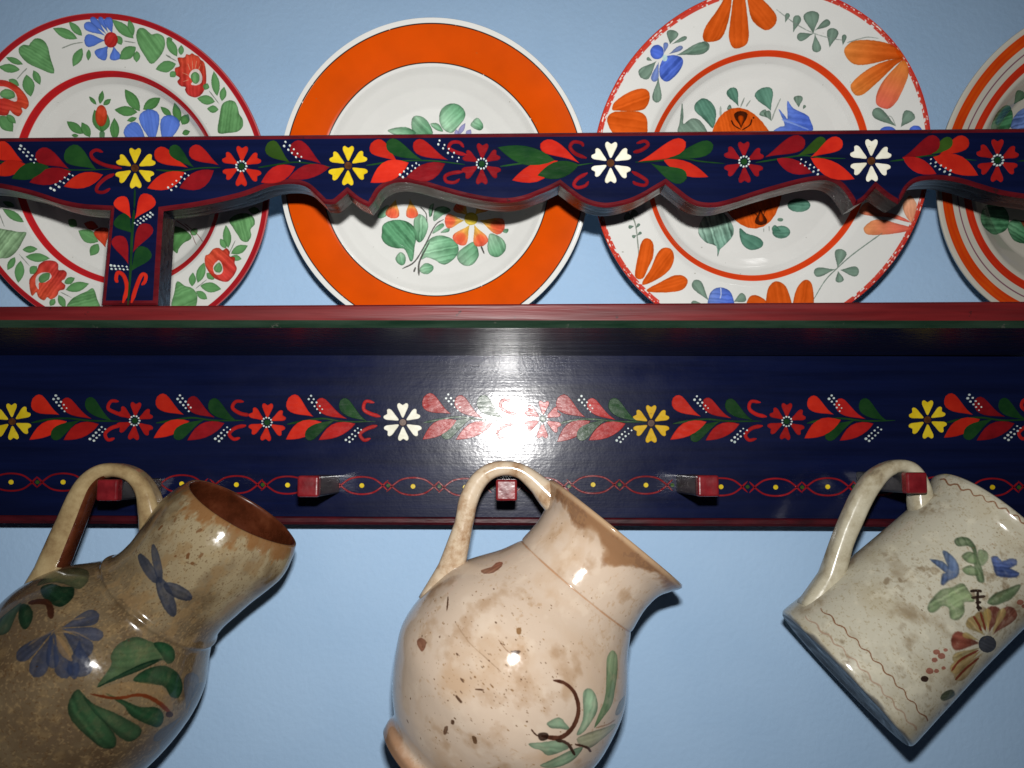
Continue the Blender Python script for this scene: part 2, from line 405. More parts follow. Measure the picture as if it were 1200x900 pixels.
# ---- row of sprigs on the back board
yb = 0.0
def sprig(x, y, parent, yy, curls=True, mats=('orange_red', 'crimson')):
    """x = left end of the stem, drawn left to right over about 104 px"""
    o = lambda px, py: (x + px + rnd.uniform(-.6, .6), y + py + rnd.uniform(-.6, .6))
    r1, r2 = mats
    stem([o(0, 3), o(20, -1), o(42, -3), o(68, 0), o(104, 0)], parent, yy, 3.2)
    leaf(o(33, -6), o(1, -27), 17, r1, parent, yy, bend=-.06)
    leaf(o(70, -3), o(36, -25), 14.5, r2, parent, yy, bend=-.08)
    leaf(o(96, 0), o(63, -25), 15, 'leaf', parent, yy, bend=-.08)
    leaf(o(40, 0), o(-2, 22), 16, r1, parent, yy, 'almond', bend=.05)
    leaf(o(58, -2), o(22, 21), 14, 'leaf', parent, yy, bend=.06)
    leaf(o(80, 3), o(38, 23), 15, r2, parent, yy, 'almond', bend=.05)
    dots(o(27, -28), o(41, -12), parent, yy)
    dots(o(71, 23), o(86, 8), parent, yy)
    if curls:
        curl([o(110, -6), o(98, -9), o(90, -15), o(93, -23), o(103, -22)], parent, yy, 'red', 5.0)
        curl([o(106, 5), o(94, 8), o(86, 15), o(90, 22), o(98, 20)], parent, yy, 'red', 5.0)
for x0, y0, cu, mm in [(-128, 493, True, ('red', 'crimson')), (37, 493, True, ('orange_red', 'red')), (183, 493, True, ('orange_red', 'crimson')), (336, 494, True, ('orange_red', 'red')),
                   (497, 492, True, ('red', 'red')), (653, 494, False, ('red', 'red')), (788, 494, True, ('orange_red', 'red')),
                   (945, 493, False, ('orange_red', 'red')), (1108, 492, True, ('orange_red', 'crimson')), (1262, 492, True, ('red', 'crimson'))]:
    sprig(x0, y0, board, yb, cu, mm)
for cx, cy, m_, ce in [(-152, 493, 'red', 'dots'), (14, 494, 'yellow', 'brown'), (158, 493, 'red', 'dots'), (313, 495, 'orange_red', 'dots'), (472, 495, 'cream', 'brown'),
                       (636, 491, 'red', 'dots'), (763, 496, 'ochre', 'brown'), (922, 494, 'red', 'dots'), (1087, 492, 'yellow', 'brown'), (1240, 492, 'red', 'dots')]:
    flower(cx, cy, 22.5, m_, board, yb, ce, rnd.uniform(-.06, .06))

# ---- interlaced chain with yellow dots
CH = [(-110, 567.5), (-48, 567.5), (13, 565), (74, 565), (150, 567), (213, 567), (277, 568), (337, 568.5), (424, 569), (484, 570), (545, 571), (636, 570), (695, 568), (757, 568.5), (845, 570.5), (909, 571), (970, 570.5), (1030, 570), (1100, 569), (1163, 571), (1224, 570), (1290, 570)]
for i, (cx, cy) in enumerate(CH):
    lines = []
    for sg in (-1, 1):
        lines.append(([(cx - 31, cy + sg * 6.5), (cx - 26.5, cy + sg * 2.0), (cx - 22, cy - sg * 2.5), (cx - 13, cy - sg * 8.2), (cx, cy - sg * 10.2), (cx + 13, cy - sg * 8.2), (cx + 22, cy - sg * 2.5), (cx + 26.5, cy + sg * 2.0), (cx + 31, cy + sg * 6.5)], 2.4, 2.4, 0))
    line_strip('painted_chain_link', lines, [M['crimson']], board, yb, 0.0004)
    g = np.linspace(0, 2 * np.pi, 11)[:-1]
    motif('painted_spot', [(np.c_[cx + 3.1 * np.cos(g), cy + 3.1 * np.sin(g)], 0)], [M['yellow']], board, yb, 0.0005)
    g = np.linspace(0, 2 * np.pi, 9)[:-1]
    motif('painted_spot', [(np.c_[cx + 31 + 2.6 * np.cos(g), cy + 2.6 * np.sin(g)], 0)], [M['leaf2']], board, yb, 0.0005)

# ---- the rail's painting, leaf by leaf as it stands
K = lambda pts: cr(0, 140, 3.636, pts)
def RL(o, s, a, b, w, mat, kind='drop', bend=None):
    q = cr(o[0], o[1], s, [a, b]); return leaf(q[0], q[1], w / s, mat, rail, YR, kind, bend)
def RS(o, s, pts): return stem(cr(o[0], o[1], s, pts), rail, YR, 2.6)
def RC_(o, s, pts, mat='crimson'): return curl(cr(o[0], o[1], s, pts), rail, YR, mat, 5.0)
def RD(o, s, a, b, n=5): q = cr(o[0], o[1], s, [a, b]); return dots(q[0], q[1], rail, YR, n, r=1.15, gap=4.4)
o, s = (0, 140), 3.636
RS(o, s, [(-500, 190), (-380, 200), (-200, 195), (0, 182), (120, 198), (300, 215), (480, 212)])
RL(o, s, (100, 178), (-20, 120), 68, 'orange_red'); RL(o, s, (110, 190), (-30, 240), 62, 'orange_red', 'almond'); RL(o, s, (210, 200), (50, 250), 60, 'leaf', 'almond')
RL(o, s, (295, 210), (150, 138), 66, 'crimson'); RL(o, s, (410, 218), (275, 135), 76, 'leaf'); RL(o, s, (300, 220), (125, 265), 58, 'crimson', 'almond'); RL(o, s, (440, 235), (268, 288), 58, 'orange_red', 'almond')
RD(o, s, (85, 118), (155, 182)); RD(o, s, (222, 300), (310, 232))
RC_(o, s, [(520, 208), (450, 195), (400, 170), (388, 145), (410, 130), (440, 140)]); RC_(o, s, [(488, 232), (450, 250), (418, 280), (412, 305), (440, 310), (470, 294)])
RL(o, s, (-180, 195), (-330, 130), 70, 'crimson'); RL(o, s, (-190, 200), (-340, 260), 66, 'red', 'almond')
flower(-115, 194, 24, 'yellow', rail, YR, 'brown')
flower(158, 197, 24, 'yellow', rail, YR, 'brown')
RS(o, s, [(665, 215), (760, 220), (850, 207), (940, 205)])
RL(o, s, (800, 208), (660, 130), 64, 'orange_red'); RL(o, s, (830, 205), (728, 118), 52, 'leaf'); RL(o, s, (935, 195), (812, 122), 60, 'red')
RL(o, s, (790, 222), (628, 296), 66, 'orange_red', 'almond'); RL(o, s, (915, 215), (765, 296), 64, 'crimson', 'almond'); RD(o, s, (722, 298), (802, 232))
flower(283, 195, 24, 'orange_red', rail, YR, 'dots')
o = (300, 140)
RS(o, s, [(10, 205), (90, 192), (180, 182), (320, 202)])
RL(o, s, (150, 182), (45, 98), 66, 'leaf2'); RL(o, s, (282, 192), (150, 110), 66, 'crimson'); RL(o, s, (165, 200), (18, 272), 62, 'red', 'almond'); RL(o, s, (318, 200), (130, 256), 58, 'crimson', 'almond'); RD(o, s, (122, 103), (196, 174))
flower(408, 194, 24, 'yellow', rail, YR, 'brown')
RS(o, s, [(470, 196), (600, 178), (750, 176), (890, 192)])
RL(o, s, (608, 182), (488, 102), 62, 'orange_red'); RL(o, s, (715, 176), (558, 100), 62, 'leaf'); RL(o, s, (820, 176), (672, 98), 60, 'red')
RL(o, s, (655, 180), (484, 274), 72, 'orange_red', 'almond'); RL(o, s, (810, 188), (640, 250), 66, 'crimson', 'almond'); RD(o, s, (618, 242), (694, 188)); RD(o, s, (778, 96), (866, 176))
RC_(o, s, [(900, 152), (850, 138), (822, 120), (835, 98), (868, 98), (886, 120)]); RC_(o, s, [(885, 222), (835, 228), (806, 242), (812, 264), (845, 268), (868, 254)])
flower(564.6, 192, 24, 'crimson', rail, YR, 'dots')
o = (600, 140)
RS(o, s, [(-50, 200), (20, 190), (120, 180), (220, 200), (345, 186)])
RL(o, s, (190, 176), (-60, 118), 70, 'leaf', 'almond'); RL(o, s, (200, 175), (-2, 264), 70, 'orange_red', 'almond'); RL(o, s, (285, 186), (118, 100), 62, 'orange_red'); RL(o, s, (290, 190), (105, 244), 60, 'leaf', 'almond')
RC_(o, s, [(318, 165), (270, 145), (248, 118), (262, 96), (295, 100), (305, 116)]); RC_(o, s, [(322, 228), (282, 250), (264, 276), (280, 290), (312, 282), (326, 264)])
flower(715.5, 191, 24.5, 'cream', rail, YR, 'brown')
RC_(o, s, [(516, 140), (552, 130), (580, 108), (565, 92), (530, 102)]); RC_(o, s, [(510, 222), (545, 240), (575, 262), (565, 280), (530, 274), (514, 264)])
RS(o, s, [(525, 182), (620, 176), (720, 165), (800, 178), (905, 188)])
RL(o, s, (530, 182), (738, 100), 64, 'orange_red', 'drop'); RL(o, s, (650, 168), (858, 112), 58, 'leaf'); RL(o, s, (585, 184), (748, 256), 62, 'leaf'); RL(o, s, (645, 174), (842, 242), 56, 'orange_red', 'almond')
flower(872, 189.5, 24, 'crimson', rail, YR, 'dots')
o, s = (880, 140), 3.75
RS(o, s, [(20, 190), (130, 172), (230, 158), (310, 168), (415, 172)])
RL(o, s, (62, 170), (240, 90), 66, 'crimson', 'drop'); RL(o, s, (200, 162), (330, 90), 50, 'leaf2'); RL(o, s, (262, 168), (405, 95), 60, 'orange_red'); RL(o, s, (110, 168), (265, 240), 54, 'crimson', 'almond'); RL(o, s, (260, 168), (455, 264), 66, 'orange_red', 'almond'); RD(o, s, (296, 234), (214, 182))
flower(1021, 188.5, 25, 'cream', rail, YR, 'brown')
RS(o, s, [(610, 184), (700, 172), (790, 158), (870, 168), (990, 180)])
RL(o, s, (660, 166), (828, 92), 66, 'crimson'); RL(o, s, (762, 162), (885, 82), 48, 'leaf2'); RL(o, s, (815, 168), (955, 88), 60, 'orange_red'); RL(o, s, (665, 168), (815, 242), 56, 'red', 'almond'); RL(o, s, (800, 168), (995, 246), 66, 'orange_red', 'almond'); RD(o, s, (876, 236), (784, 182))
flower(1169, 188, 25, 'red', rail, YR, 'dots')
RS(o, s, [(1170, 184), (1260, 175), (1400, 165), (1560, 180), (1700, 185)])
RL(o, s, (1210, 180), (1330, 100), 64, 'leaf'); RL(o, s, (1230, 182), (1370, 250), 64, 'orange_red', 'almond'); RL(o, s, (1340, 170), (1490, 95), 64, 'red')
# the post's painting
o, s = (0, 140), 3.636
def PL(a, b, w, mat, kind='drop'):
    q = cr(o[0], o[1], s, [a, b]); leaf(q[0], q[1], w / s, mat, post if b[1] > 400 else rail, YR, kind)
PL((560, 424), (500, 328), 62, 'orange_red'); PL((574, 424), (642, 326), 62, 'orange_red')
stem(cr(o[0], o[1], s, [(575, 296), (572, 380)]), rail, YR, 3.0)
stem(cr(o[0], o[1], s, [(571, 385), (562, 500), (556, 640), (545, 790)]), post, YR, 4.2, 'leaf')
PL((562, 488), (502, 402), 74, 'leaf'); PL((562, 572), (634, 450), 56, 'crimson'); PL((546, 622), (494, 492), 56, 'crimson'); PL((558, 652), (626, 545), 72, 'leaf')
q = cr(o[0], o[1], s, [(648, 402), (578, 448), (474, 630), (546, 634)]); dots(q[0], q[1], post, YR, 6, 2, 1.15, 3.6); dots(q[2], q[3], post, YR, 5, 2, 1.15, 3.6)
curl(cr(o[0], o[1], s, [(524, 782), (540, 720), (528, 668), (502, 652), (494, 680), (502, 696)]), post, YR, 'orange_red', 5.6)
curl(cr(o[0], o[1], s, [(560, 782), (580, 715), (602, 664), (620, 664), (618, 688), (604, 706)]), post, YR, 'orange_red', 5.6)

# ---- pegs: dark square shafts with red tips
def peg(px, py, half=12.6, L=0.074, tipl=0.0075):
    y1 = -L; c = P1(px, py, y1); h = half / FPX * (DIST + y1)
    def shaft(y0, y1, h0, h1, name, mats, parent):
        v = []
        for y_, hh in ((y0, h0), (y1, h1)):
            v += [(c[0] - hh, y_, c[2] - hh), (c[0] + hh, y_, c[2] - hh), (c[0] + hh, y_, c[2] + hh), (c[0] - hh, y_, c[2] + hh)]
        f = [(0, 1, 2, 3), (4, 5, 6, 7)] + [(i, (i + 1) % 4, 4 + (i + 1) % 4, 4 + i) for i in range(4)]
        o_ = link(name, mesh(name, v, f), mats, parent); bevel_mod(o_, 0.0015, 3); return o_
    sh = shaft(0.001, y1 + tipl, h * 0.97, h * 0.97, 'peg', [M['peg_dark']], rack)
    tp = shaft(y1 + tipl + 0.0006, y1, h * 1.0, h * 0.97, 'peg_tip', [M['peg_red']], sh)
    return sh
PEGS = [(125, 574.5), (360.5, 570), (593.5, 574.5), (830.5, 569.5), (1075, 566)]
for px, py in PEGS: peg(px, py, L=0.082 if px > 1000 else 0.074)

# ------------------------------------------------------------------ hand painting on the pottery (colour rasters made here, in surface coordinates)
def vnoise(h, w, cell, seed=0, octv=3):
    rs = np.random.RandomState(seed); out = np.zeros((h, w)); amp = 1.0; tot = 0
    for o_ in range(octv):
        c = max(1.0, cell / 2 ** o_); gh, gw = int(h / c) + 3, int(w / c) + 3
        g = rs.rand(gh, gw); y = np.arange(h) / c; x = np.arange(w) / c
        yi = y.astype(int); xi = x.astype(int); fy = y - yi; fx = x - xi; fy = fy * fy * (3 - 2 * fy); fx = fx * fx * (3 - 2 * fx)
        a = g[yi][:, xi]; b = g[yi][:, xi + 1]; c_ = g[yi + 1][:, xi]; d = g[yi + 1][:, xi + 1]
        out += amp * ((a * (1 - fx) + b * fx) * (1 - fy)[:, None] + (c_ * (1 - fx) + d * fx) * fy[:, None]); tot += amp; amp *= 0.5
    return out / tot

class Canvas:
    def __init__(s, w, h, base):
        s.w, s.h = w, h; s.a = np.zeros((h, w, 3)); s.a[:] = np.array(base) / 255.0
        s.n1 = vnoise(h, w, 14, 3); s.n2 = vnoise(h, w, 5, 5, 2); s.n3 = vnoise(h, w, 34, 9, 4); s.n4 = vnoise(h, w, 18, 15, 4); s.l1 = np.random.RandomState(4).rand(256)
    def fill(s, poly, col, alpha=0.95, soft=1.3, rim=0.0, rimw=4.0, tip=None, streak=0.12, col2=None, axis=None, mottle=0.0):
        """soft-edged brush stroke: rim darkens where the colour pooled, streak follows axis, col2 = colour at the axis end"""
        p = np.asarray(poly, float)
        if not np.isfinite(p).all(): return
        x0, y0 = np.floor(p.min(0) - 4).astype(int); x1, y1 = np.ceil(p.max(0) + 5).astype(int)
        x0, y0 = max(x0, 0), max(y0, 0); x1, y1 = min(x1, s.w), min(y1, s.h)
        if x1 <= x0 or y1 <= y0: return
        gx, gy = np.meshgrid(np.arange(x0, x1) + .5, np.arange(y0, y1) + .5)
        ins = np.zeros(gx.shape, bool); d2 = np.full(gx.shape, 1e9)
        for i in range(len(p)):
            a, b = p[i - 1], p[i]; e = b - a; l2 = e @ e + 1e-12
            t = np.clip(((gx - a[0]) * e[0] + (gy - a[1]) * e[1]) / l2, 0, 1)
            d2 = np.minimum(d2, (gx - a[0] - t * e[0]) ** 2 + (gy - a[1] - t * e[1]) ** 2)
            if a[1] != b[1]:
                ins ^= ((a[1] > gy) != (b[1] > gy)) & (gx < (b[0] - a[0]) * (gy - a[1]) / (b[1] - a[1]) + a[0])
        d = np.sqrt(d2); sd = np.where(ins, d, -d) + (s.n2[y0:y1, x0:x1] - .5) * 1.6
        m = np.clip(sd / soft + 0.5, 0, 1)
        c = np.zeros(gx.shape + (3,)); c[:] = np.array(col) / 255.0
        if axis is None:
            q = p - p.mean(0); ev, U = np.linalg.eigh(q.T @ q); ax = U[:, 1]
            o_ = p.mean(0) - ax * 1.8 * math.sqrt(ev[1] / len(p)); L = 3.6 * math.sqrt(ev[1] / len(p)) + 1e-6
        else:
            o_ = np.array(axis[0]); ax = np.array(axis[1]) - o_; L = np.linalg.norm(ax) + 1e-6; ax = ax / L
        t = ((gx - o_[0]) * ax[0] + (gy - o_[1]) * ax[1]) / L; pr = (gx - o_[0]) * -ax[1] + (gy - o_[1]) * ax[0]
        if col2 is not None:
            k = np.clip(t, 0, 1)[..., None]; k = k * k * (3 - 2 * k); c = c * (1 - k) + np.array(col2) / 255.0 * k
        k1 = pr * 0.16 + s.n1[y0:y1, x0:x1] * 1.2 + (p[0, 0] * 7.3 + p[0, 1] * 3.1) % 97; ki = np.floor(k1).astype(int); kf = k1 - ki; kf = kf * kf * (3 - 2 * kf)
        st = (s.l1[ki % 256] * (1 - kf) + s.l1[(ki + 1) % 256] * kf - .5) * 1.5 + (s.n3[y0:y1, x0:x1] - .5) * 1.8
        c = c * (1 + streak * st)[..., None]
        if rim: c = c * (1 - rim * np.exp(-np.maximum(sd, 0) / rimw))[..., None]
        al = (m * alpha * (1 - 0.35 * streak * (st + 1)))[..., None]
        if mottle: al = al * (1 - mottle * np.clip((s.n4[y0:y1, x0:x1] - .45) * 4, 0, 1) * (1 - np.exp(-np.maximum(sd, 0) / 7)))[..., None]
        s.a[y0:y1, x0:x1] = s.a[y0:y1, x0:x1] * (1 - al) + np.clip(c, 0, 1) * al
    def image(s, name):
        im = bpy.data.images.new(name, s.w, s.h, alpha=False)
        b = np.ones((s.h, s.w, 4), np.float32); b[..., :3] = np.clip(s.a, 0, 1)
        im.pixels.foreach_set(b.ravel()); im.update(); im.pack(); return im

def glaze_mat(name, img, rough=0.1, rv=1.0, bump=0.12, bscale=90, spec=0.5, bdist=0.0006):
    m = bpy.data.materials.new(name); m.use_nodes = True; nt = m.node_tree; N = nt.nodes; L = nt.links; b = N['Principled BSDF']
    t = N.new('ShaderNodeTexImage'); t.image = img; t.interpolation = 'Cubic'; t.extension = 'EXTEND'
    L.new(t.outputs[0], b.inputs['Base Color'])
    tc = N.new('ShaderNodeTexCoord'); n = N.new('ShaderNodeTexNoise'); n.inputs['Scale'].default_value = bscale; n.inputs['Detail'].default_value = 3
    L.new(tc.outputs['Object'], n.inputs['Vector'])
    n3 = N.new('ShaderNodeTexNoise'); n3.inputs['Scale'].default_value = bscale * 7; n3.inputs['Detail'].default_value = 2
    L.new(tc.outputs['Object'], n3.inputs['Vector'])
    mr = N.new('ShaderNodeMapRange'); mr.inputs[1].default_value = .3; mr.inputs[2].default_value = .7; mr.inputs[3].default_value = rough * (1 - .3 * rv); mr.inputs[4].default_value = rough * (1 + .5 * rv)
    L.new(n3.outputs[0], mr.inputs[0]); L.new(mr.outputs[0], b.inputs['Roughness'])
    bp = N.new('ShaderNodeBump'); bp.inputs['Strength'].default_value = bump; bp.inputs['Distance'].default_value = bdist
    L.new(n.outputs[0], bp.inputs['Height']); L.new(bp.outputs[0], b.inputs['Normal'])
    b.inputs['Specular IOR Level'].default_value = spec
    return m

class Plate:
    """a lathe-turned plate; art is measured in the photograph and carried onto the glazed face"""
    def __init__(s, d, u, v, rr, tx, tz, prof, base, T=1280):
        s.ctr = C0 + d * np.array([u, 1, v]); s.R = rr * d
        n = np.array([tz, -1, tx]); s.n = n / np.linalg.norm(n)      # front normal
        up = np.array([0, 0, 1.0]); up = up - s.n * (up @ s.n); s.up = up / np.linalg.norm(up); s.rt = np.cross(s.up, s.n)
        if s.rt[0] < 0: s.rt = -s.rt
        s.pr = np.array([a for a, b in prof]); s.pd = np.array([b for a, b in prof]); s.T = T
        s.cv = Canvas(T, T, base)
    def depth(s, r): return np.interp(r, s.pr, s.pd) * s.R
    def local(s, px):
        w = rays(px); dep = np.zeros(len(w))
        for _ in range(12):
            c = s.ctr - s.n * dep[:, None]
            t = np.sum((c - C0) * s.n, 1) / (w @ s.n); h = C0 + w * t[:, None] - s.ctr
            lx, lz = h @ s.rt, h @ s.up; dep = s.depth(np.hypot(lx, lz) / s.R)
        return np.c_[lx, lz] / s.R
    def tx(s, px): return (s.local(px) * 0.5 / 1.02 + 0.5) * s.T
    def poly(s, px, col, n=4, **k):
        s.cv.fill(smooth_closed(s.tx(px), n) if n > 1 else s.tx(px), col, **k)
    def lf(s, a, b, w, col, kind='almond', bend=0.0, **k):
        q = s.tx([a, b]); s.cv.fill(s.tx(leaf_poly(a, b, w, kind, bend=bend)), col, axis=(q[0], q[1]), **k)
    def ln(s, pts, w, col, **k): s.cv.fill(s.tx(line_poly(pts, w, w * 0.7)), col, soft=1.4, **k)
    def el(s, c, rx, ry, col, **k):
        g = np.linspace(0, 2 * np.pi, 25)[:-1]; s.cv.fill(s.tx(np.c_[c[0] + rx * np.cos(g), c[1] + ry * np.sin(g)]), col, **k)
    def band(s, r0, r1, col, alpha=1.0, wob=0.0015, soft=1.2, chips=0.0, seed=1, col2=None):
        T = s.T; g = (np.arange(T) + .5) / T; X, Y = np.meshgrid((g - .5) * 2 * 1.02, (g - .5) * 2 * 1.02); r = np.hypot(X, Y); th = np.arctan2(Y, X)
        r = r + wob * np.sin(3 * th + seed) + wob * .6 * np.sin(7 * th + 2 * seed)
        k = 1.02 * 2 / T * soft
        m = np.clip((r - r0) / k + .5, 0, 1) * np.clip((r1 - r) / k + .5, 0, 1)
        if chips: m = m * np.clip((vnoise(T, T, 9, seed + 40, 2) - chips) * 9, 0, 1)
        nz = vnoise(T, T, 90, seed, 3); ang = np.interp((th + np.pi) / (2 * np.pi), np.linspace(0, 1, 60), np.random.RandomState(seed).rand(60))
        c = np.zeros((T, T, 3)); c[:] = np.array(col) / 255.0
        if col2 is not None:
            rs = np.sin(r * 210 + nz * 5) * .25 + nz * .8 + ang * .3; kk = np.clip(rs - .3, 0, 1)[..., None]; c = c * (1 - kk) + np.array(col2) / 255.0 * kk
        c = c * (1 + .10 * (nz - .5))[..., None]
        s.cv.a = s.cv.a * (1 - (m * alpha)[..., None]) + c * (m * alpha)[..., None]
    def speck(s, n, seed, col=(120, 120, 105)):
        rs = np.random.RandomState(seed)
        for i in range(n):
            r = math.sqrt(rs.rand()) * .95; a = rs.rand() * 6.28; c = (np.array([r * math.cos(a), r * math.sin(a)]) / 2.04 + .5) * s.T
            q = rs.uniform(1.0, 2.4); g = np.linspace(0, 6.28, 8)[:-1]
            s.cv.fill(np.c_[c[0] + q * np.cos(g) * rs.uniform(.5, 2), c[1] + q * np.sin(g)], col, alpha=rs.uniform(.15, .6))
    def build(s, label, thick=0.0042, back=(224, 220, 210), rough=0.055):
        # crackle-free glaze mottling
        T = s.T; s.cv.a *= (1 + .035 * (vnoise(T, T, 120, 77, 4) - .5))[..., None]
        img = s.cv.image('painted_glaze'); mat = glaze_mat('painted_glaze', img, rough=rough, rv=0.0, bump=0.03, bscale=40)
        bm_ = node_mat('plain_glaze', back, back, (40, 40, 40), 0.12, 0.1, rvar=0.03)
        rr = np.concatenate([s.pr]); K_ = 144; verts = []; faces = []; mi = []; uvs = {}
        # front from centre to rim, rounded lip, back to centre
        fr = [(r, np.interp(r, s.pr, s.pd)) for r in np.unique(np.concatenate([np.linspace(0.02, .995, 46), s.pr[(s.pr > .02) & (s.pr < .995)]]))]
        th = thick / s.R
        lip = [(1.0 - 0.004, s.pd[-1] + .0), (1.0, s.pd[-1] + th * .35), (.996, s.pd[-1] + th * .8), (.985, s.pd[-1] + th)]
        bk = [(r, np.interp(r, s.pr, s.pd) + th * (1.0)) for r in np.linspace(.96, .60, 12)] + [(.58, s.pd[0] + th * 1.2), (.56, s.pd[0] + th * 2.0), (.52, s.pd[0] + th * 2.0), (.50, s.pd[0] + th * 1.1), (.02, s.pd[0] + th * 1.1)]
        prof = fr + lip + bk; nf = len(fr) + 2; N_ = len(prof)
        for r, d in prof:
            for k in range(K_):
                a = 2 * math.pi * k / K_; verts.append((r * s.R * math.cos(a), d * s.R, r * s.R * math.sin(a)))
        for j in range(N_ - 1):
            for k in range(K_):
                k2 = (k + 1) % K_; faces.append((j * K_ + k, j * K_ + k2, (j + 1) * K_ + k2, (j + 1) * K_ + k)); mi.append(0 if j < nf else 1)
        faces.append(tuple(range(K_))); mi.append(0); faces.append(tuple(range((N_ - 1) * K_, N_ * K_))); mi.append(1)
        me = mesh('plate', verts, faces, mi, True)
        uv = me.uv_layers.new(name='UVMap'); co = np.zeros(len(me.vertices) * 3); me.vertices.foreach_get('co', co); co = co.reshape(-1, 3)
        li = np.zeros(len(me.loops), int); me.loops.foreach_get('vertex_index', li)
        uv.data.foreach_set('uv', np.c_[co[li, 0], co[li, 2]].ravel() / s.R * .5 / 1.02 + 0.5)
        o_ = link('plate', me, [mat, bm_]); Mx = Matrix.Identity(4)
        for i in range(3):
            Mx[i][0], Mx[i][1], Mx[i][2], Mx[i][3] = s.rt[i], -s.n[i], s.up[i], s.ctr[i]
        o_.matrix_world = Mx; tag(o_, label, 'plate', 'painted plates standing on the rack shelf'); return o_

WHITE = (227, 227, 222)
# ---------- plate with hearts, blue flowers and a red rim (far left)
p1 = Plate(.6157, -.48612, .3492, .19506, -.31225, -.04136,
           [(0, .155), (.52, .150), (.60, .128), (.655, .075), (.69, .048), (.75, .038), (.985, 0), (1.0, 0)], WHITE)
G1 = (94, 154, 90); G1D = (58, 112, 62); RED = (196, 34, 30); OR = (222, 66, 34); BL = (84, 122, 222)
p1.band(.962, 1.01, (176, 34, 40), col2=(150, 26, 36)); p1.band(.993, 1.01, (216, 180, 176), alpha=.5)
c = lambda pts: cr(0, 0, 6, pts)
def lv(P, o, s, a, b, w, col=G1, kind='almond', **k):
    q = cr(o[0], o[1], s, [a, b]); P.lf(q[0], q[1], w / s, col, kind, rim=.28, rimw=3.0, streak=.07, **k)
def po(P, o, s, pts, col, **k):
    k.setdefault('rim', .3); k.setdefault('rimw', 4); P.poly(cr(o[0], o[1], s, pts), col, **k)
def st_(P, o, s, pts, w=8, col=(120, 128, 118)): P.ln(cr(o[0], o[1], s, pts), w / s, col, alpha=.8)
z = (0, 0)
po(p1, z, 6, [(380, 515), (352, 400), (335, 325), (300, 280), (250, 270), (215, 300), (203, 318), (165, 315), (133, 340), (140, 385), (190, 440), (270, 480)], G1, streak=.15)
po(p1, z, 6, [(1065, 450), (1130, 390), (1160, 320), (1150, 260), (1105, 235), (1068, 242), (1045, 225), (1010, 197), (970, 205), (958, 255), (975, 320), (1010, 380)], G1, streak=.15)
for a, b, w in [((738, 250), (592, 168), 66), ((748, 240), (638, 122), 48), ((762, 232), (698, 118), 38), ((790, 238), (752, 122), 66), ((740, 285), (592, 286), 92), ((760, 322), (690, 408), 100), ((800, 325), (815, 425), 80)]:
    lv(p1, z, 6, a, b, w, BL, 'drop')
lv(p1, z, 6, (820, 250), (855, 315), 50, G1)
p1.el((780 / 6, 280 / 6), 8, 9.2, RED, rim=.2)
for a, b, w in [((545, 272), (372, 198), 66), ((577, 252), (485, 153), 52), ((577, 338), (513, 468), 66), ((625, 348), (620, 425), 34), ((940, 270), (788, 138), 70), ((938, 250), (905, 138), 46), ((955, 330), (840, 415), 86), ((962, 358), (960, 438), 50),
                ((160, 452), (42, 403), 42), ((140, 490), (-10, 470), 62), ((185, 525), (217, 680), 84), ((236, 495), (282, 595), 52), ((60, 560), (135, 602), 50), ((0, 815), (90, 925), 95), ((45, 805), (112, 868), 46), ((1180, 262), (1205, 300), 40)]:
    lv(p1, z, 6, a, b, w)
for q in [[(435, 340), (510, 310), (585, 297)], [(190, 480), (155, 515), (120, 555)], [(870, 288), (955, 302)], [(1165, 385), (1200, 402)]]: st_(p1, z, 6, q, 9)
po(p1, z, 6, [(0, 562), (80, 580), (150, 630), (195, 695), (202, 740), (180, 768), (152, 758), (157, 790), (130, 818), (95, 802), (70, 778), (55, 805), (20, 812), (-60, 790), (-100, 700), (-60, 600)], OR, col2=RED)
po(p1, z, 6, [(-40, 622), (30, 608), (100, 645), (122, 695), (100, 715), (40, 690), (-10, 690)], WHITE, rim=0)
po(p1, z, 6, [(0, 652), (40, 625), (92, 642), (105, 680), (62, 697), (10, 682)], G1)
z = (150, 0)
po(p1, z, 6, [(350, 405), (385, 405), (402, 398), (410, 380), (432, 386), (450, 375), (475, 388), (498, 398), (512, 420), (535, 440), (548, 500), (550, 570), (537, 630), (510, 670), (470, 685), (425, 670), (402, 636), (403, 612), (370, 605), (347, 575), (363, 547), (335, 525), (330, 480), (362, 465), (352, 430)], RED, col2=OR, streak=.2)
po(p1, z, 6, [(440, 505), (470, 485), (502, 495), (522, 540), (515, 582), (480, 600), (442, 592), (458, 565), (430, 540)], WHITE, rim=0)
po(p1, z, 6, [(442, 530), (470, 505), (500, 525), (500, 570), (475, 590), (450, 570)], G1)
for q in [[(440, 500), (420, 445)], [(455, 492), (452, 425)], [(472, 488), (482, 430)], [(495, 492), (512, 450)], [(428, 530), (380, 510)], [(430, 560), (385, 575)]]: st_(p1, z, 6, q, 5, (238, 190, 150))
for a, b, w in [((345, 397), (272, 265), 62), ((372, 388), (375, 318), 40), ((338, 450), (195, 487), 80), ((335, 505), (296, 540), 48), ((627, 675), (603, 500), 58), ((660, 710), (676, 610), 48), ((612, 715), (486, 690), 66), ((637, 770), (556, 765), 52), ((540, 632), (558, 585), 46)]: lv(p1, z, 6, a, b, w)
st_(p1, z, 6, [(265, 388), (345, 432)]); st_(p1, z, 6, [(570, 638), (642, 732)])
po(p1, z, 6, [(632, 930), (645, 810), (662, 735), (708, 706), (750, 715), (770, 750), (782, 800), (806, 840), (806, 890), (770, 925), (700, 935)], G1, streak=.15)
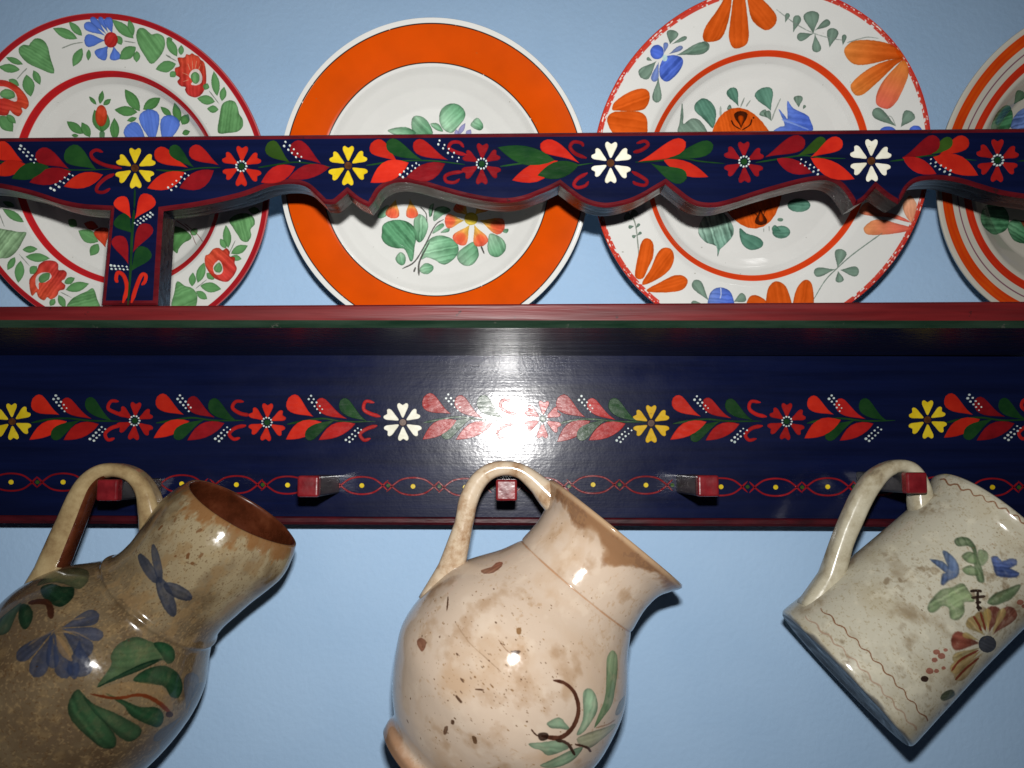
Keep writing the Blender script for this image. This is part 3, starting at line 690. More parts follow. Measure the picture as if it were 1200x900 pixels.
# centre: bud, blue flower and leaves
z = (60, 90); g2 = (78, 138, 72)
lv(p1, z, 7.5, (445, 485), (380, 290), 100, g2); lv(p1, z, 7.5, (445, 485), (495, 330), 90, g2); st_(p1, z, 7.5, [(447, 470), (450, 580), (470, 700)], 50, G1D)
p1.el((60 + 440 / 7.5, 90 + 342 / 7.5), 7, 12.6, OR, rim=.3, rimw=5)
for a, b, w in [((397, 244), (332, 172), 34), ((428, 238), (452, 122), 48), ((458, 248), (524, 196), 46), ((280, 500), (136, 392), 80), ((340, 530), (268, 400), 76), ((240, 520), (178, 512), 30), ((560, 560), (555, 362), 82), ((778, 302), (648, 110), 98), ((758, 312), (556, 290), 88), ((808, 288), (960, 185), 92), ((752, 362), (666, 388), 42), ((1058, 348), (962, 264), 54), ((1125, 405), (1084, 228), 74), ((1150, 420), (1205, 330), 80), ((1150, 500), (1220, 480), 50)]:
    lv(p1, z, 7.5, a, b, w, g2)
for a, b, w in [((905, 620), (848, 285), 180), ((980, 640), (1065, 338), 172), ((860, 620), (665, 425), 165)]: lv(p1, z, 7.5, a, b, w, BL, 'drop')
z = (0, 220)
for a, b, w in [((168, 242), (18, 148), 58), ((104, 132), (18, 98), 36), ((158, 436), (264, 430), 48), ((180, 485), (350, 497), 62), ((106, 488), (52, 578), 48), ((145, 513), (128, 668), 68), ((258, 552), (212, 605), 60), ((452, 672), (526, 634), 48), ((462, 718), (625, 675), 68), ((412, 755), (458, 845), 50), ((385, 782), (352, 830), 42), ((690, 380), (552, 302), 92), ((692, 395), (636, 478), 66)]: lv(p1, z, 6, a, b, w)
for q in [[(-10, 170), (30, 272)], [(135, 468), (208, 550)], [(422, 732), (502, 772)]]: st_(p1, z, 6, q, 7)
po(p1, z, 6, [(185, 315), (162, 370), (122, 440), (70, 487), (20, 496), (-40, 480), (-40, 300), (60, 298), (130, 311)], (130, 172, 122), streak=.3)
po(p1, z, 6, [(255, 590), (275, 540), (320, 513), (380, 515), (410, 540), (410, 577), (450, 580), (470, 605), (455, 640), (432, 660), (460, 685), (450, 715), (417, 725), (400, 760), (360, 785), (332, 770), (310, 792), (270, 770), (255, 735), (225, 760), (208, 700), (210, 640)], OR, col2=RED, streak=.22)
po(p1, z, 6, [(255, 625), (290, 598), (345, 598), (362, 630), (320, 665), (275, 668), (272, 715), (250, 680)], WHITE, rim=0)
po(p1, z, 6, [(272, 635), (300, 605), (347, 600), (345, 640), (310, 665), (280, 665)], G1)
po(p1, z, 6, [(655, 708), (682, 780), (690, 850), (480, 850), (497, 790), (550, 755), (610, 728)], G1, streak=.15)
lv(p1, z, 6, (740, 420), (705, 280), 110, OR, 'drop')
lv(p1, z, 6, (540, 270), (480, 225), 60); lv(p1, z, 6, (690, 280), (590, 250), 60, OR)
z = (150, 220)
po(p1, z, 6, [(712, 230), (760, 190), (830, 180), (880, 205), (891, 255), (862, 292), (866, 340), (840, 380), (800, 372), (770, 330), (738, 280)], G1, streak=.15)
for a, b, w in [((928, 166), (846, 155), 50), ((705, 425), (688, 262), 58), ((690, 427), (648, 358), 44), ((724, 462), (842, 407), 60), ((724, 485), (798, 502), 42), ((490, 668), (536, 525), 62), ((450, 693), (456, 596), 50), ((508, 690), (655, 712), 70), ((480, 728), (558, 784), 50), ((552, 600), (606, 645), 46), ((440, 330), (490, 290), 50)]: lv(p1, z, 6, a, b, w)
for q in [[(755, 370), (715, 455)], [(475, 710), (555, 645)]]: st_(p1, z, 6, q, 7)
po(p1, z, 6, [(543, 480), (570, 465), (600, 430), (640, 423), (665, 440), (692, 425), (715, 450), (715, 482), (752, 490), (750, 530), (765, 570), (742, 620), (700, 660), (650, 655), (600, 630), (560, 580), (540, 530)], RED, col2=OR, streak=.22)
po(p1, z, 6, [(598, 560), (613, 530), (640, 510), (662, 540), (667, 590), (640, 612), (608, 602)], WHITE, rim=0)
po(p1, z, 6, [(604, 560), (640, 525), (662, 560), (650, 595), (615, 590)], G1)
po(p1, z, 6, [(345, 658), (400, 690), (450, 705), (485, 750), (482, 820), (450, 860), (330, 860), (305, 820), (325, 740)], G1, streak=.15)
po(p1, z, 6, [(290, 280), (380, 285), (448, 350), (390, 390), (357, 430), (345, 462), (308, 432), (260, 400)], g2)
for q in [[(330, 225), (430, 300), (482, 408)], [(395, 250), (480, 320), (532, 388)]]: st_(p1, z, 6, q, 6, (96, 52, 50))
_rr = np.linalg.norm(p1.local([(40, 148), (80, 97), (135, 84.5), (52, 290), (100, 318)]), axis=1); RR1 = float(np.mean(_rr))
p1.band(RR1 - .017, RR1 + .017, (200, 36, 38), col2=(170, 34, 46), wob=.002)
p1.speck(26, 2)
p1.build('white plate with red rim, green hearts and blue and red flowers, standing behind the post')

# ---------- plate with the plain orange band
p2 = Plate(.6082, -.08804, .3497, .1924, -.2924, .00591,
           [(0, .235), (.30, .230), (.48, .200), (.60, .135), (.68, .078), (.715, .044), (.75, .036), (.985, 0), (1.0, 0)], (227, 227, 223))
def frac(P, pts): return float(np.mean(np.linalg.norm(P.local(pts), axis=1)))
c2 = lambda pts: cr(320, 0, 6, pts)
ro = frac(p2, c2([(133, 890), (270, 600), (500, 360), (760, 215), (1080, 157)]) + cr(320, 220, 6, [(100, 75), (200, 370), (330, 570), (570, 815)]))
ri = frac(p2, c2([(420, 890), (560, 690), (760, 525), (1080, 438)]) + cr(320, 220, 6, [(440, 320), (560, 490), (800, 680), (1080, 755)]))
p2.band(ri, ro, (212, 76, 2), wob=.001)
p2.band(ro - .002, ro + .004, (30, 24, 22), chips=.12, seed=3); p2.band(ri - .003, ri + .003, (34, 26, 22), chips=.1, seed=5)
z = (420, 220); G2 = (84, 150, 104); GL = (150, 196, 160)
def gl(pts, o=z, s=6, col=G2, col2=GL): po(p2, o, s, pts, col, rim=.4, rimw=4, streak=.2, col2=col2, alpha=.93)
gl([(165, 320), (172, 262), (230, 230), (310, 228), (370, 255), (405, 300), (408, 350), (395, 420), (385, 500), (366, 518), (345, 470), (320, 430), (260, 425), (200, 402), (165, 360)], col2=(60, 128, 82))
gl([(445, 465), (470, 400), (510, 355), (570, 335), (640, 350), (692, 390), (705, 440), (680, 492), (620, 537), (580, 535), (540, 510), (480, 490), (445, 505)])
gl([(812, 380), (842, 440), (842, 490), (800, 542), (745, 547), (700, 510), (698, 460), (740, 420)]); gl([(928, 322), (1000, 348), (1037, 400), (1027, 450), (980, 487), (930, 475), (908, 430), (912, 370)])
gl([(390, 230), (420, 188), (462, 200), (490, 250), (482, 310), (450, 372), (418, 382), (395, 330)]); gl([(262, 490), (295, 452), (330, 480), (328, 530), (300, 546), (268, 520)]); gl([(430, 570), (470, 530), (520, 545), (526, 575), (490, 606), (445, 600)])
gl([(520, 322), (545, 275), (590, 250), (602, 270), (560, 305)]); gl([(578, 316), (610, 290), (642, 286), (630, 312)]); gl([(135, 210), (150, 160), (212, 120), (200, 190), (170, 212)]); gl([(530, 235), (538, 150), (600, 130), (650, 160), (590, 195)]); gl([(500, 205), (495, 140), (530, 110), (520, 180)]); gl([(1000, 300), (1030, 290), (1056, 292), (1040, 320)])
Y2 = (236, 190, 70); O2c = (232, 92, 66)
for a, b, w in [((262, 80), (232, 215), 100), ((362, 80), (382, 216), 86), ((742, 232), (606, 236), 102), ((782, 262), (692, 394), 112), ((815, 262), (876, 410), 106), ((850, 228), (1028, 285), 118), ((770, 195), (690, 110), 100), ((820, 190), (900, 100), 100)]:
    q = cr(420, 220, 6, [a, b]); p2.lf(q[0], q[1], w / 6, Y2, 'drop', rim=.12, streak=.12, col2=O2c)
    q2 = cr(420, 220, 6, [tuple(np.array(a) * .55 + np.array(b) * .45), tuple(np.array(a) * .1 + np.array(b) * .9)]); p2.lf(q2[0], q2[1], w / 11, (228, 80, 50), 'ell', soft=9, alpha=.6)
p2.el((420 + 793 / 6, 220 + 218 / 6), 8, 7.5, (236, 206, 62), rim=.25)
for q, w in [([(308, 570), (395, 520), (470, 400), (540, 265), (600, 222)], 10), ([(425, 618), (430, 520), (500, 380)], 14), ([(430, 130), (475, 180), (482, 245)], 8), ([(390, 592), (402, 558)], 14), ([(862, 410), (885, 466)], 14), ([(515, 200), (525, 130)], 8)]:
    p2.ln(cr(420, 220, 6, q), w / 6, (62, 62, 58), alpha=.85)
z = (420, 80)
gl([(568, 350), (583, 290), (640, 250), (702, 255), (747, 300), (747, 350), (702, 410), (655, 455), (600, 432), (575, 390)], z); gl([(372, 395), (388, 340), (440, 338), (492, 380), (520, 470), (400, 480)], z); gl([(205, 440), (280, 415), (350, 418), (405, 460), (300, 480)], z); gl([(595, 445), (540, 430), (505, 390), (560, 390)], z); gl([(788, 400), (832, 348), (872, 385), (874, 425), (840, 435)], z)
for a, b, w in [((700, 470), (752, 385), 34), ((760, 480), (790, 430), 40), ((690, 480), (690, 430), 30)]: lv(p2, z, 6, a, b, w, (150, 150, 200))
z = (420, 150)
for a, b, w in [((360, 300), (300, 200), 90), ((520, 300), (560, 160), 100), ((640, 250), (760, 120), 90)]: lv(p2, z, 6, a, b, w, G2)
p2.speck(22, 4)
p2.build('plate with a broad plain orange band and white rim round a green leaf spray')

# ---------- plate with orange petals all round
p3 = Plate(.5976, .31955, .36795, .21149, -.34381, -.00138,
           [(0, .150), (.52, .146), (.60, .125), (.66, .072), (.70, .050), (.76, .040), (.985, 0), (1.0, 0)], (227, 227, 223))
OG = (212, 76, 6); OG2 = (236, 132, 50); PK = (234, 98, 78); GG = (104, 134, 116); GD = (74, 128, 106); B3 = (62, 96, 208)
p3.band(.978, 1.01, (206, 62, 40), col2=(180, 40, 60), wob=.001); p3.band(.968, .985, (206, 70, 56), chips=.30, seed=9); p3.band(.984, .992, (238, 226, 216), chips=.58, seed=12)
z = (800, 0)
def pet(pts, o=z, s=4, col=OG, col2=OG): po(p3, o, s, pts, col, rim=.18, rimw=3, streak=.10, col2=col2)
pet([(225, -40), (228, 20), (208, 120), (175, 185), (110, 196), (94, 170), (110, 120), (160, 50), (190, 0), (205, -40)]); pet([(245, -40), (285, -40), (306, 100), (309, 180), (290, 215), (240, 226), (217, 180), (222, 110)]); pet([(305, -40), (360, -15), (425, 50), (441, 90), (425, 125), (385, 141), (330, 100), (310, 40)])
pet([(1035, 268), (990, 215), (900, 190), (810, 190), (770, 213), (757, 245), (785, 290), (830, 305), (900, 296), (960, 281)], col2=OG2); pet([(1035, 272), (940, 290), (860, 330), (800, 380), (787, 410), (810, 446), (850, 440), (920, 380), (990, 312)], col2=OG2); pet([(1040, 282), (1000, 312), (940, 380), (910, 440), (910, 490), (960, 511), (1000, 480), (1032, 420), (1060, 340)], col=PK, col2=OG2)
def lg(P, o, s, a, b, w, col=GG, kind='drop'):
    q = cr(o[0], o[1], s, [a, b]); P.lf(q[0], q[1], w / s, col, kind, rim=.35, rimw=3.5, streak=.13, alpha=.9)
for a, b, w in [((612, 158), (600, 52), 74), ((620, 142), (690, 98), 34), ((612, 158), (536, 178), 40), ((620, 160), (630, 245), 42), ((688, 224), (708, 132), 54), ((518, 152), (542, 72), 38), ((480, 106), (495, 62), 22), ((750, 214), (760, 162), 22), ((1000, 592), (892, 515), 54), ((1022, 596), (1074, 524), 60), ((20, 255), (125, 208), 50)]: lg(p3, z, 4, a, b, w)
for q in [[(440, 45), (530, 112), (612, 155), (690, 178), (760, 190)], [(770, 200), (860, 175), (920, 180)], [(940, 560), (975, 545), (1000, 592)]]: st_(p3, z, 4, q, 5, (130, 140, 132))
p3.el((800 + 962 / 4, 155), 10, 7, B3, rim=.2); p3.el((800 + 1092 / 4, 155), 8, 8, B3, rim=.2)
z = (690, 0)
p3.el((690 + 480 / 6, 366 / 6), 8, 8.5, B3, rim=.25); po(p3, z, 6, [(535, 402), (600, 388), (657, 410), (657, 462), (612, 530), (550, 574), (503, 542), (498, 470)], B3, rim=.25, streak=.2)
for a, b, w, k in [((530, 375), (545, 298), 36, (110, 136, 210)), ((560, 382), (660, 328), 36, (120, 140, 200)), ((492, 435), (455, 575), 52, (104, 130, 206)), ((570, 312), (595, 212), 84, GG), ((580, 312), (690, 260), 30, GG), ((615, 388), (840, 325), 84, GG), ((475, 430), (365, 545), 92, GG), ((490, 545), (476, 722), 66, GG), ((445, 428), (408, 408), 24, GG)]: lg(p3, z, 6, a, b, w, k)
p3.el((690 + 535 / 6, 68), 3, 4, (190, 220, 216))
pet([(165, 772), (180, 720), (260, 660), (340, 627), (400, 627), (427, 660), (422, 720), (380, 772), (280, 782), (200, 777)], z, 6); pet([(128, 850), (165, 792), (250, 782), (350, 785), (402, 820), (412, 885), (390, 950), (200, 960)], z, 6)
z = (760, 80)
po(p3, z, 5, [(205, 325), (250, 295), (300, 305), (345, 375), (320, 420), (200, 420), (170, 370), (182, 320), (196, 205), (205, 270)], GG, rim=.3, streak=.15, alpha=.9)
po(p3, z, 5, [(378, 350), (396, 280), (386, 225), (350, 185), (310, 178), (273, 210), (273, 250), (310, 285), (345, 320)], GD, rim=.35, streak=.15, alpha=.92)
for a, b, w, k in [((527, 222), (478, 116), 68, GD), ((718, 250), (662, 116), 110, GD), ((692, 288), (662, 250), 48, GG), ((880, 230), (876, 160), 54, GG), ((905, 240), (918, 216), 18, GG), ((490, 240), (464, 225), 34, GG), ((720, 310), (690, 250), 40, GG)]: lg(p3, z, 5, a, b, w, k)
for q, w in [([(540, 226), (562, 172)], 9), ([(572, 224), (598, 186)], 9), ([(720, 308), (745, 240), (775, 176)], 9), ([(422, 282), (422, 222)], 14)]: st_(p3, z, 5, q, w, (140, 150, 140))
po(p3, z, 5, [(815, 292), (813, 192), (850, 235), (922, 270), (946, 300), (950, 375), (740, 375), (770, 342), (798, 332), (762, 240), (800, 280)], B3, rim=.2, streak=.15, col2=(96, 130, 220)); p3.ln(cr(760, 80, 5, [(780, 300), (850, 325), (940, 360)]), 2.4, (140, 164, 224), alpha=.8)
gfr = np.linspace(0, 2 * np.pi, 30)[:-1]
p3.cv.fill(p3.tx(np.c_[874 + 42 * np.cos(gfr) + 10 * np.sin(gfr), 197 + 71 * np.sin(gfr)]), (214, 76, 4), rim=.12)
lg(p3, z, 5, (542, 352), (540, 250), 80, (52, 20, 10)); lg(p3, z, 5, (543, 342), (540, 275), 34, (214, 76, 4))
for q in [[(484, 304), (502, 335), (540, 358)], [(606, 296), (594, 332), (548, 362)]]: p3.ln(cr(760, 80, 5, q), 1.8, (60, 24, 12))
p3.el((760 + 615 / 5, 80 + 290 / 5), 1.1, 1.1, (60, 24, 12))
z = (700, 220)
po(p3, z, 4, [(473, 200), (490, 150), (530, 110), (590, 118), (632, 170), (637, 220), (602, 265), (575, 290), (564, 322), (558, 275), (510, 257), (483, 230)], GD, rim=.3, streak=.35, col2=(140, 176, 156), alpha=.92)
po(p3, z, 4, [(668, 190), (700, 214), (750, 230), (777, 255), (767, 280), (725, 292), (690, 277), (670, 240)], GD, rim=.3, streak=.15)
p3.el((700 + 862 / 4, 220 + 208 / 4), 10.5, 7.5, GD, rim=.3, streak=.2); lg(p3, z, 4, (862, 205), (820, 185), 30, GD); p3.el((700 + 945 / 4, 220 + 82 / 4), 13.5, 8, GD, rim=.3, streak=.2); p3.el((700 + 858 / 4, 220 + 150 / 4), 3.4, 2.2, GG)
lg(p3, z, 4, (765, 100), (768, 176), 58, (52, 20, 10)); lg(p3, z, 4, (765, 108), (768, 160), 22, (214, 76, 4)); st_(p3, z, 4, [(800, 95), (785, 110), (780, 130)], 6, (60, 24, 12)); st_(p3, z, 4, [(715, 125), (735, 118), (750, 132)], 6, (60, 24, 12)); st_(p3, z, 4, [(780, 190), (780, 208)], 4); st_(p3, z, 4, [(805, 180), (806, 204)], 4)
st_(p3, z, 4, [(155, 115), (178, 170), (188, 240), (194, 315)], 7, (120, 130, 118))
for a, b, w in [((165, 150), (128, 128), 40), ((150, 140), (185, 110), 36), ((172, 180), (146, 186), 18), ((180, 190), (198, 168), 14), ((185, 222), (164, 232), 16), ((186, 225), (206, 208), 14)]: lg(p3, z, 4, a, b, w)
pet([(176, 412), (195, 300), (210, 250), (236, 237), (261, 260), (262, 320), (240, 372), (213, 425)], z); pet([(212, 440), (250, 380), (280, 310), (310, 282), (346, 288), (360, 330), (340, 382), (290, 424), (222, 455)], z); pet([(232, 478), (300, 440), (360, 411), (405, 414), (424, 440), (400, 477), (340, 490), (258, 490)], z)
po(p3, z, 4, [(524, 510), (540, 480), (575, 467), (615, 480), (634, 510), (634, 560), (525, 560)], B3, streak=.15, col2=(110, 140, 220)); p3.ln(cr(700, 220, 4, [(578, 468), (580, 500), (575, 520)]), 1.6, (200, 210, 236))
for a, b, w in [((522, 530), (452, 435), 50), ((638, 535), (695, 508), 44), ((500, 548), (440, 538), 22)]: lg(p3, z, 4, a, b, w)
pet([(708, 520), (740, 503), (790, 530), (800, 580), (700, 580)], z); pet([(798, 480), (830, 440), (870, 449), (896, 490), (908, 580), (800, 580)], z); pet([(928, 490), (960, 440), (990, 434), (1010, 470), (1008, 580), (922, 580)], z)
z = (900, 220)
pet([(678, 275), (740, 229), (820, 227), (900, 250), (1005, 280), (970, 307), (850, 327), (720, 332), (680, 312)], z, 6, PK, (236, 150, 90)); pet([(640, 175), (700, 100), (800, 160), (930, 200), (1000, 245), (850, 208), (740, 200)], z, 6, PK, (236, 130, 90)); pet([(950, 110), (1000, 55), (1045, 115), (1035, 180), (1010, 245), (960, 180)], z, 6, (238, 150, 110), (240, 170, 130))
st_(p3, z, 6, [(805, 318), (700, 392), (580, 482), (480, 572), (400, 655), (315, 795)], 9, (92, 112, 100))
for a, b, w in [((488, 562), (518, 432), 84), ((472, 574), (322, 600), 66), ((505, 578), (640, 592), 72), ((492, 585), (508, 666), 58)]: lg(p3, z, 6, a, b, w)
RR3 = frac(p3, [(690 + 485 / 6, 149), (690 + 820 / 6, 75), (880, 69), (690 + 640 / 6, 220 + 420 / 6), (690 + 900 / 6, 220 + 580 / 6)])
p3.band(RR3 - .016, RR3 + .016, (228, 72, 26), col2=(216, 60, 30), wob=.002)
p3.speck(30, 6)
p3.build('white plate with large orange petals round its rim and an orange fruit at the centre')

# ---------- striped plate at the right edge
p4 = Plate(.600, .74238, .36818, .20213, -.30, 0.0,
           [(0, .215), (.50, .205), (.62, .165), (.70, .085), (.745, .045), (.78, .038), (.985, 0), (1.0, 0)], (202, 197, 184))
xs = [frac(p4, [(x, 149)]) for x in (1111.2, 1116.5, 1128.3, 1135.5, 1143, 1152)]
p4.band(xs[2], xs[1], (208, 64, 16), col2=(216, 90, 18)); p4.band(xs[3] - .004, xs[3] + .004, (112, 60, 80), alpha=.8); p4.band(xs[5], xs[4], (200, 48, 24), col2=(214, 66, 30))
z = (1080, 20); G4 = (40, 110, 66)
po(p4, z, 6, [(490, 790), (520, 690), (580, 625), (625, 630), (642, 690), (610, 790)], G4, rim=.3, streak=.3, col2=(70, 140, 90)); lg(p4, z, 6, (648, 615), (712, 522), 74, G4)
po(p4, z, 6, [(640, 720), (700, 650), (790, 640), (820, 760), (640, 790)], (84, 116, 190), streak=.3); z = (1080, 210)
po(p4, z, 6, [(415, 280), (430, 210), (500, 170), (580, 200), (615, 280), (590, 360), (510, 390), (440, 340)], G4, rim=.3, streak=.4, col2=(80, 150, 100)); po(p4, z, 6, [(605, 340), (640, 285), (720, 300), (800, 350), (780, 440), (700, 450), (640, 420)], G4, rim=.3, streak=.3, col2=(90, 156, 110)); lg(p4, z, 6, (690, 290), (760, 330), 60, (150, 60, 30))
for a in (0.4, 1.1, 2.0, 3.4, 4.2, 5.2):
    cc = (np.array([.30 * math.cos(a), .30 * math.sin(a)]) / 2.04 + .5) * p4.T; g = np.linspace(0, 6.28, 16)[:-1]
    p4.cv.fill(np.c_[cc[0] + 70 * np.cos(g), cc[1] + 55 * np.sin(g)], (84, 116, 190) if a > 3 else (190, 60, 40), rim=.2)
p4.speck(16, 8)
p4.build('deep plate ringed by orange and red stripes, at the right end of the shelf')

# ------------------------------------------------------------------ jugs hanging from the pegs
class Jug:
    SOFT = 2.2
    """lathe body about an axis parallel to the wall; outer outline (t along the axis, r) measured in photo pixels"""
    def __init__(s, mouth, foot_dir, yax, prof, shift=None, tilt=0.0, W=1536, H=900, base=(200, 180, 150), spout=0.0, slant=0.0):
        a = P1(mouth[0], mouth[1], yax); b = P1(mouth[0] + foot_dir[0] * 100, mouth[1] + foot_dir[1] * 100, yax)
        s.o = a; ax = (b - a); s.sc = np.linalg.norm(ax) / 100.0; ax = ax / np.linalg.norm(ax)
        ax = ax + np.array([0, tilt, 0]); s.ax = ax / np.linalg.norm(ax)      # from mouth to foot
        front = np.array([0, -1.0, 0]); front = front - s.ax * (front @ s.ax); s.fr = front / np.linalg.norm(front)
        s.sd = np.cross(s.ax, s.fr)
        if s.sd @ np.array([1, 0, 0]) < 0: s.sd = -s.sd                        # +sd towards the right of the picture
        tt = np.array([p[0] for p in prof]) * s.sc; rr = np.array([p[1] for p in prof]) * s.sc
        # smooth profile
        u = np.linspace(0, len(tt) - 1, 90); q = smooth_open(np.c_[tt, rr], 8); s.t, s.r = q[:, 0], q[:, 1]
        s.sh = None if shift is None else (np.array([x[0] for x in shift]) * s.sc, np.array([x[1] for x in shift]) * s.sc)
        s.W, s.H = W, H; s.cv = Canvas(W, H, base); s.spout, s.slant, s.fslant = spout, slant, 0.0
        s.tmax = s.t.max(); s.tmin = s.t.min()
        s.al = np.r_[0, np.cumsum(np.hypot(np.diff(s.t), np.diff(s.r)))]; s.alm = s.al[-1]
        s.mono = np.r_[True, np.diff(np.maximum.accumulate(s.t)) > 1e-9]
    def off(s, t): return 0.0 if s.sh is None else np.interp(t, s.sh[0], s.sh[1])
    def rad(s, t): return np.interp(t, s.t[s.mono], s.r[s.mono])
    def hit(s, px):
        w = rays(px); w = w / np.linalg.norm(w, axis=1, keepdims=True)
        k = np.linspace(.40, .85, 900); X = C0 + w[:, None, :] * k[None, :, None] - s.o
        t = X @ s.ax; a = X @ s.sd - s.off(t); b = X @ s.fr; d = np.hypot(a, b)
        ins = (d < s.rad(t)) & (t > s.tmin) & (t < s.tmax)
        any_ = ins.any(1); i = np.where(any_, ins.argmax(1), np.argmin(d - s.rad(t), 1))
        j = np.arange(len(w)); return t[j, i], np.arctan2(a[j, i], b[j, i])
    def tx(s, px):
        t, th = s.hit(px); v = np.interp(t, s.t[s.mono], s.al[s.mono]) / s.alm
        return np.c_[(0.5 + th / (2 * np.pi)) * s.W, (1 - v) * s.H]
    def poly(s, px, col, n=4, **k):
        k.setdefault('soft', s.SOFT); s.cv.fill(smooth_closed(s.tx(px), n), col, **k)
    def lf(s, a, b, w, col, kind='drop', bend=0.0, **k):
        q = s.tx([a, b]); k.setdefault('soft', s.SOFT); s.cv.fill(s.tx(leaf_poly(a, b, w, kind, bend=bend)), col, axis=(q[0], q[1]), **k)
    def ln(s, pts, w, col, w1=None, **k): s.cv.fill(s.tx(line_poly(pts, w, w1)), col, soft=1.8, **k)
    def el(s, c, rx, ry, col, **k):
        g = np.linspace(0, 2 * np.pi, 17)[:-1]; s.cv.fill(s.tx(np.c_[c[0] + rx * np.cos(g), c[1] + ry * np.sin(g)]), col, **k)
    def V(s): return 1 - (np.arange(s.H) + .5) / s.H     # arc position per texture row, 0 = rim
    def pt(s, t, th, r):
        """surface point; slant tips the rim, spout pulls the lip out"""
        f = np.clip(1 - t / (0.42 * s.tmax), 0, 1); f = f * f * (3 - 2 * f)
        g = math.exp(-((th - math.pi / 2) / .42) ** 2)
        rr = r * (1 + s.spout * f ** 2 * g) + s.off(t) * 0
        tt = t - s.slant * s.sc * f * math.sin(th) + s.fslant * s.sc * f * math.cos(th) - s.spout * 0.25 * r * f ** 2 * g
        return s.o + s.ax * tt + s.sd * (rr * math.sin(th) + s.off(t)) + s.fr * (rr * math.cos(th))
    def build(s, root, wall_px, mat, inner_mat, base_mat, name='body', K_=128):
        verts = []; uvl = []; ring = []
        for j in range(len(s.t)):
            ring.append((s.t[j], s.r[j], s.al[j] / s.alm))
        outer = len(ring)
        wt = wall_px * s.sc
        # lip and inside
        lip = [(s.t[0] - wt * .35, s.r[0] - wt * .25), (s.t[0] - wt * .35, s.r[0] - wt * .75), (s.t[0], s.r[0] - wt)]
        m = s.t < s.tmax * .93; tin = s.t[m]; rin = s.r[m]
        inner = [(a + wt * .4, max(b - wt, .004)) for a, b in zip(tin[1::3], rin[1::3])]
        foot_r = s.r[-1]; bt = [(s.tmax, foot_r * .86), (s.tmax - wt * .6, foot_r * .78), (s.tmax - wt * .6, 0.002)]
        seq = [(t, r, None) for t, r in inner[::-1]] + [(t, r, None) for t, r in lip[::-1]] + ring + [(t, r, None) for t, r in bt]
        i0 = len(inner) + len(lip); faces = []; mi = []; UV = []
        for j, (t, r, v) in enumerate(seq):
            for k in range(K_):
                verts.append(s.pt(t, -math.pi + 2 * math.pi * k / K_, r))
        N_ = len(seq)
        vv = [q[2] if q[2] is not None else (0.0 if j < i0 else 1.0) for j, q in enumerate(seq)]
        for j in range(N_ - 1):
            for k in range(K_):
                k2 = (k + 1) % K_; faces.append((j * K_ + k, j * K_ + k2, (j + 1) * K_ + k2, (j + 1) * K_ + k))
                mi.append(1 if j < i0 - 2 else (2 if j >= i0 + outer - 1 else 0))
                u0, u1 = k / K_, (k + 1) / K_; UV += [(u0, 1 - vv[j]), (u1, 1 - vv[j]), (u1, 1 - vv[j + 1]), (u0, 1 - vv[j + 1])]
        faces.append(tuple(range(K_))); mi.append(1); UV += [(0, 1)] * K_
        faces.append(tuple(range((N_ - 1) * K_, N_ * K_))[::-1]); mi.append(2); UV += [(0, 0)] * K_
        org = s.o + s.ax * s.tmax
        me = bpy.data.meshes.new(name); me.from_pydata([tuple(np.array(q) - org) for q in verts], [], faces)
        uv = me.uv_layers.new(name='UVMap'); uv.data.foreach_set('uv', np.array(UV).ravel())
        me.polygons.foreach_set('material_index', mi); me.polygons.foreach_set('use_smooth', [True] * len(faces))
        bm = bmesh.new(); bm.from_mesh(me); bmesh.ops.recalc_face_normals(bm, faces=bm.faces); bm.to_mesh(me); bm.free(); me.update()
        root.location = org
        o_ = link(name, me, [mat, inner_mat, base_mat], root)
        return o_, org

def handle(root, org, pts, wd, yax, dep, mat, dy=None, groove=0.0, K_=20, inside=None):
    """strap handle swept along pts (photo px on the plane y=yax); wd = width in px, dep = half depth in metres"""
    p = smooth_open(pts, 6); k = len(p); s_ = np.linspace(0, 1, k); wds = np.interp(s_, np.linspace(0, 1, len(wd)), wd)
    dps = np.interp(s_, np.linspace(0, 1, len(dep)), dep) if isinstance(dep, (list, tuple)) else np.full(k, dep)
    yy = np.full(k, yax) if dy is None else yax + np.interp(s_, np.linspace(0, 1, len(dy)), dy)
    W = np.array([P1(a[0], a[1], y_) for a, y_ in zip(p, yy)]); T = np.gradient(W, axis=0); T /= np.linalg.norm(T, axis=1, keepdims=True)
    D = np.array([0, -1.0, 0]); verts = []; faces = []
    for i in range(k):
        d = D - T[i] * (D @ T[i]); d /= np.linalg.norm(d); nn = np.cross(T[i], d); hw = wds[i] / 2 / FPX * (DIST + yy[i])
        for q in range(K_):
            a = 2 * math.pi * q / K_; ca, sa = math.cos(a), math.sin(a)
            e = 0.75
            x = math.copysign(abs(ca) ** e, ca); y_ = math.copysign(abs(sa) ** e, sa)
            g = 1 - groove * math.exp(-(y_ / .5) ** 2) * (1 if ca < 0 else .3)
            verts.append(tuple(W[i] + nn * hw * x * g + d * dps[i] * y_ - org))
    for i in range(k - 1):
        for q in range(K_):
            q2 = (q + 1) % K_; faces.append((i * K_ + q, i * K_ + q2, (i + 1) * K_ + q2, (i + 1) * K_ + q))
    faces += [tuple(range(K_)), tuple(range((k - 1) * K_, k * K_))]
    mi = [0] * len(faces)
    if inside is not None:         # brown inner face of the strap
        for i in range(k - 1):
            for q in range(K_):
                if math.cos(2 * math.pi * (q + .5) / K_) * inside[1] > .55 and .10 < i / k < .48: mi[i * K_ + q] = 1
    me = mesh('handle', verts, faces, mi, True)
    return link('handle', me, [mat] + ([inside[0]] if inside else []), root)

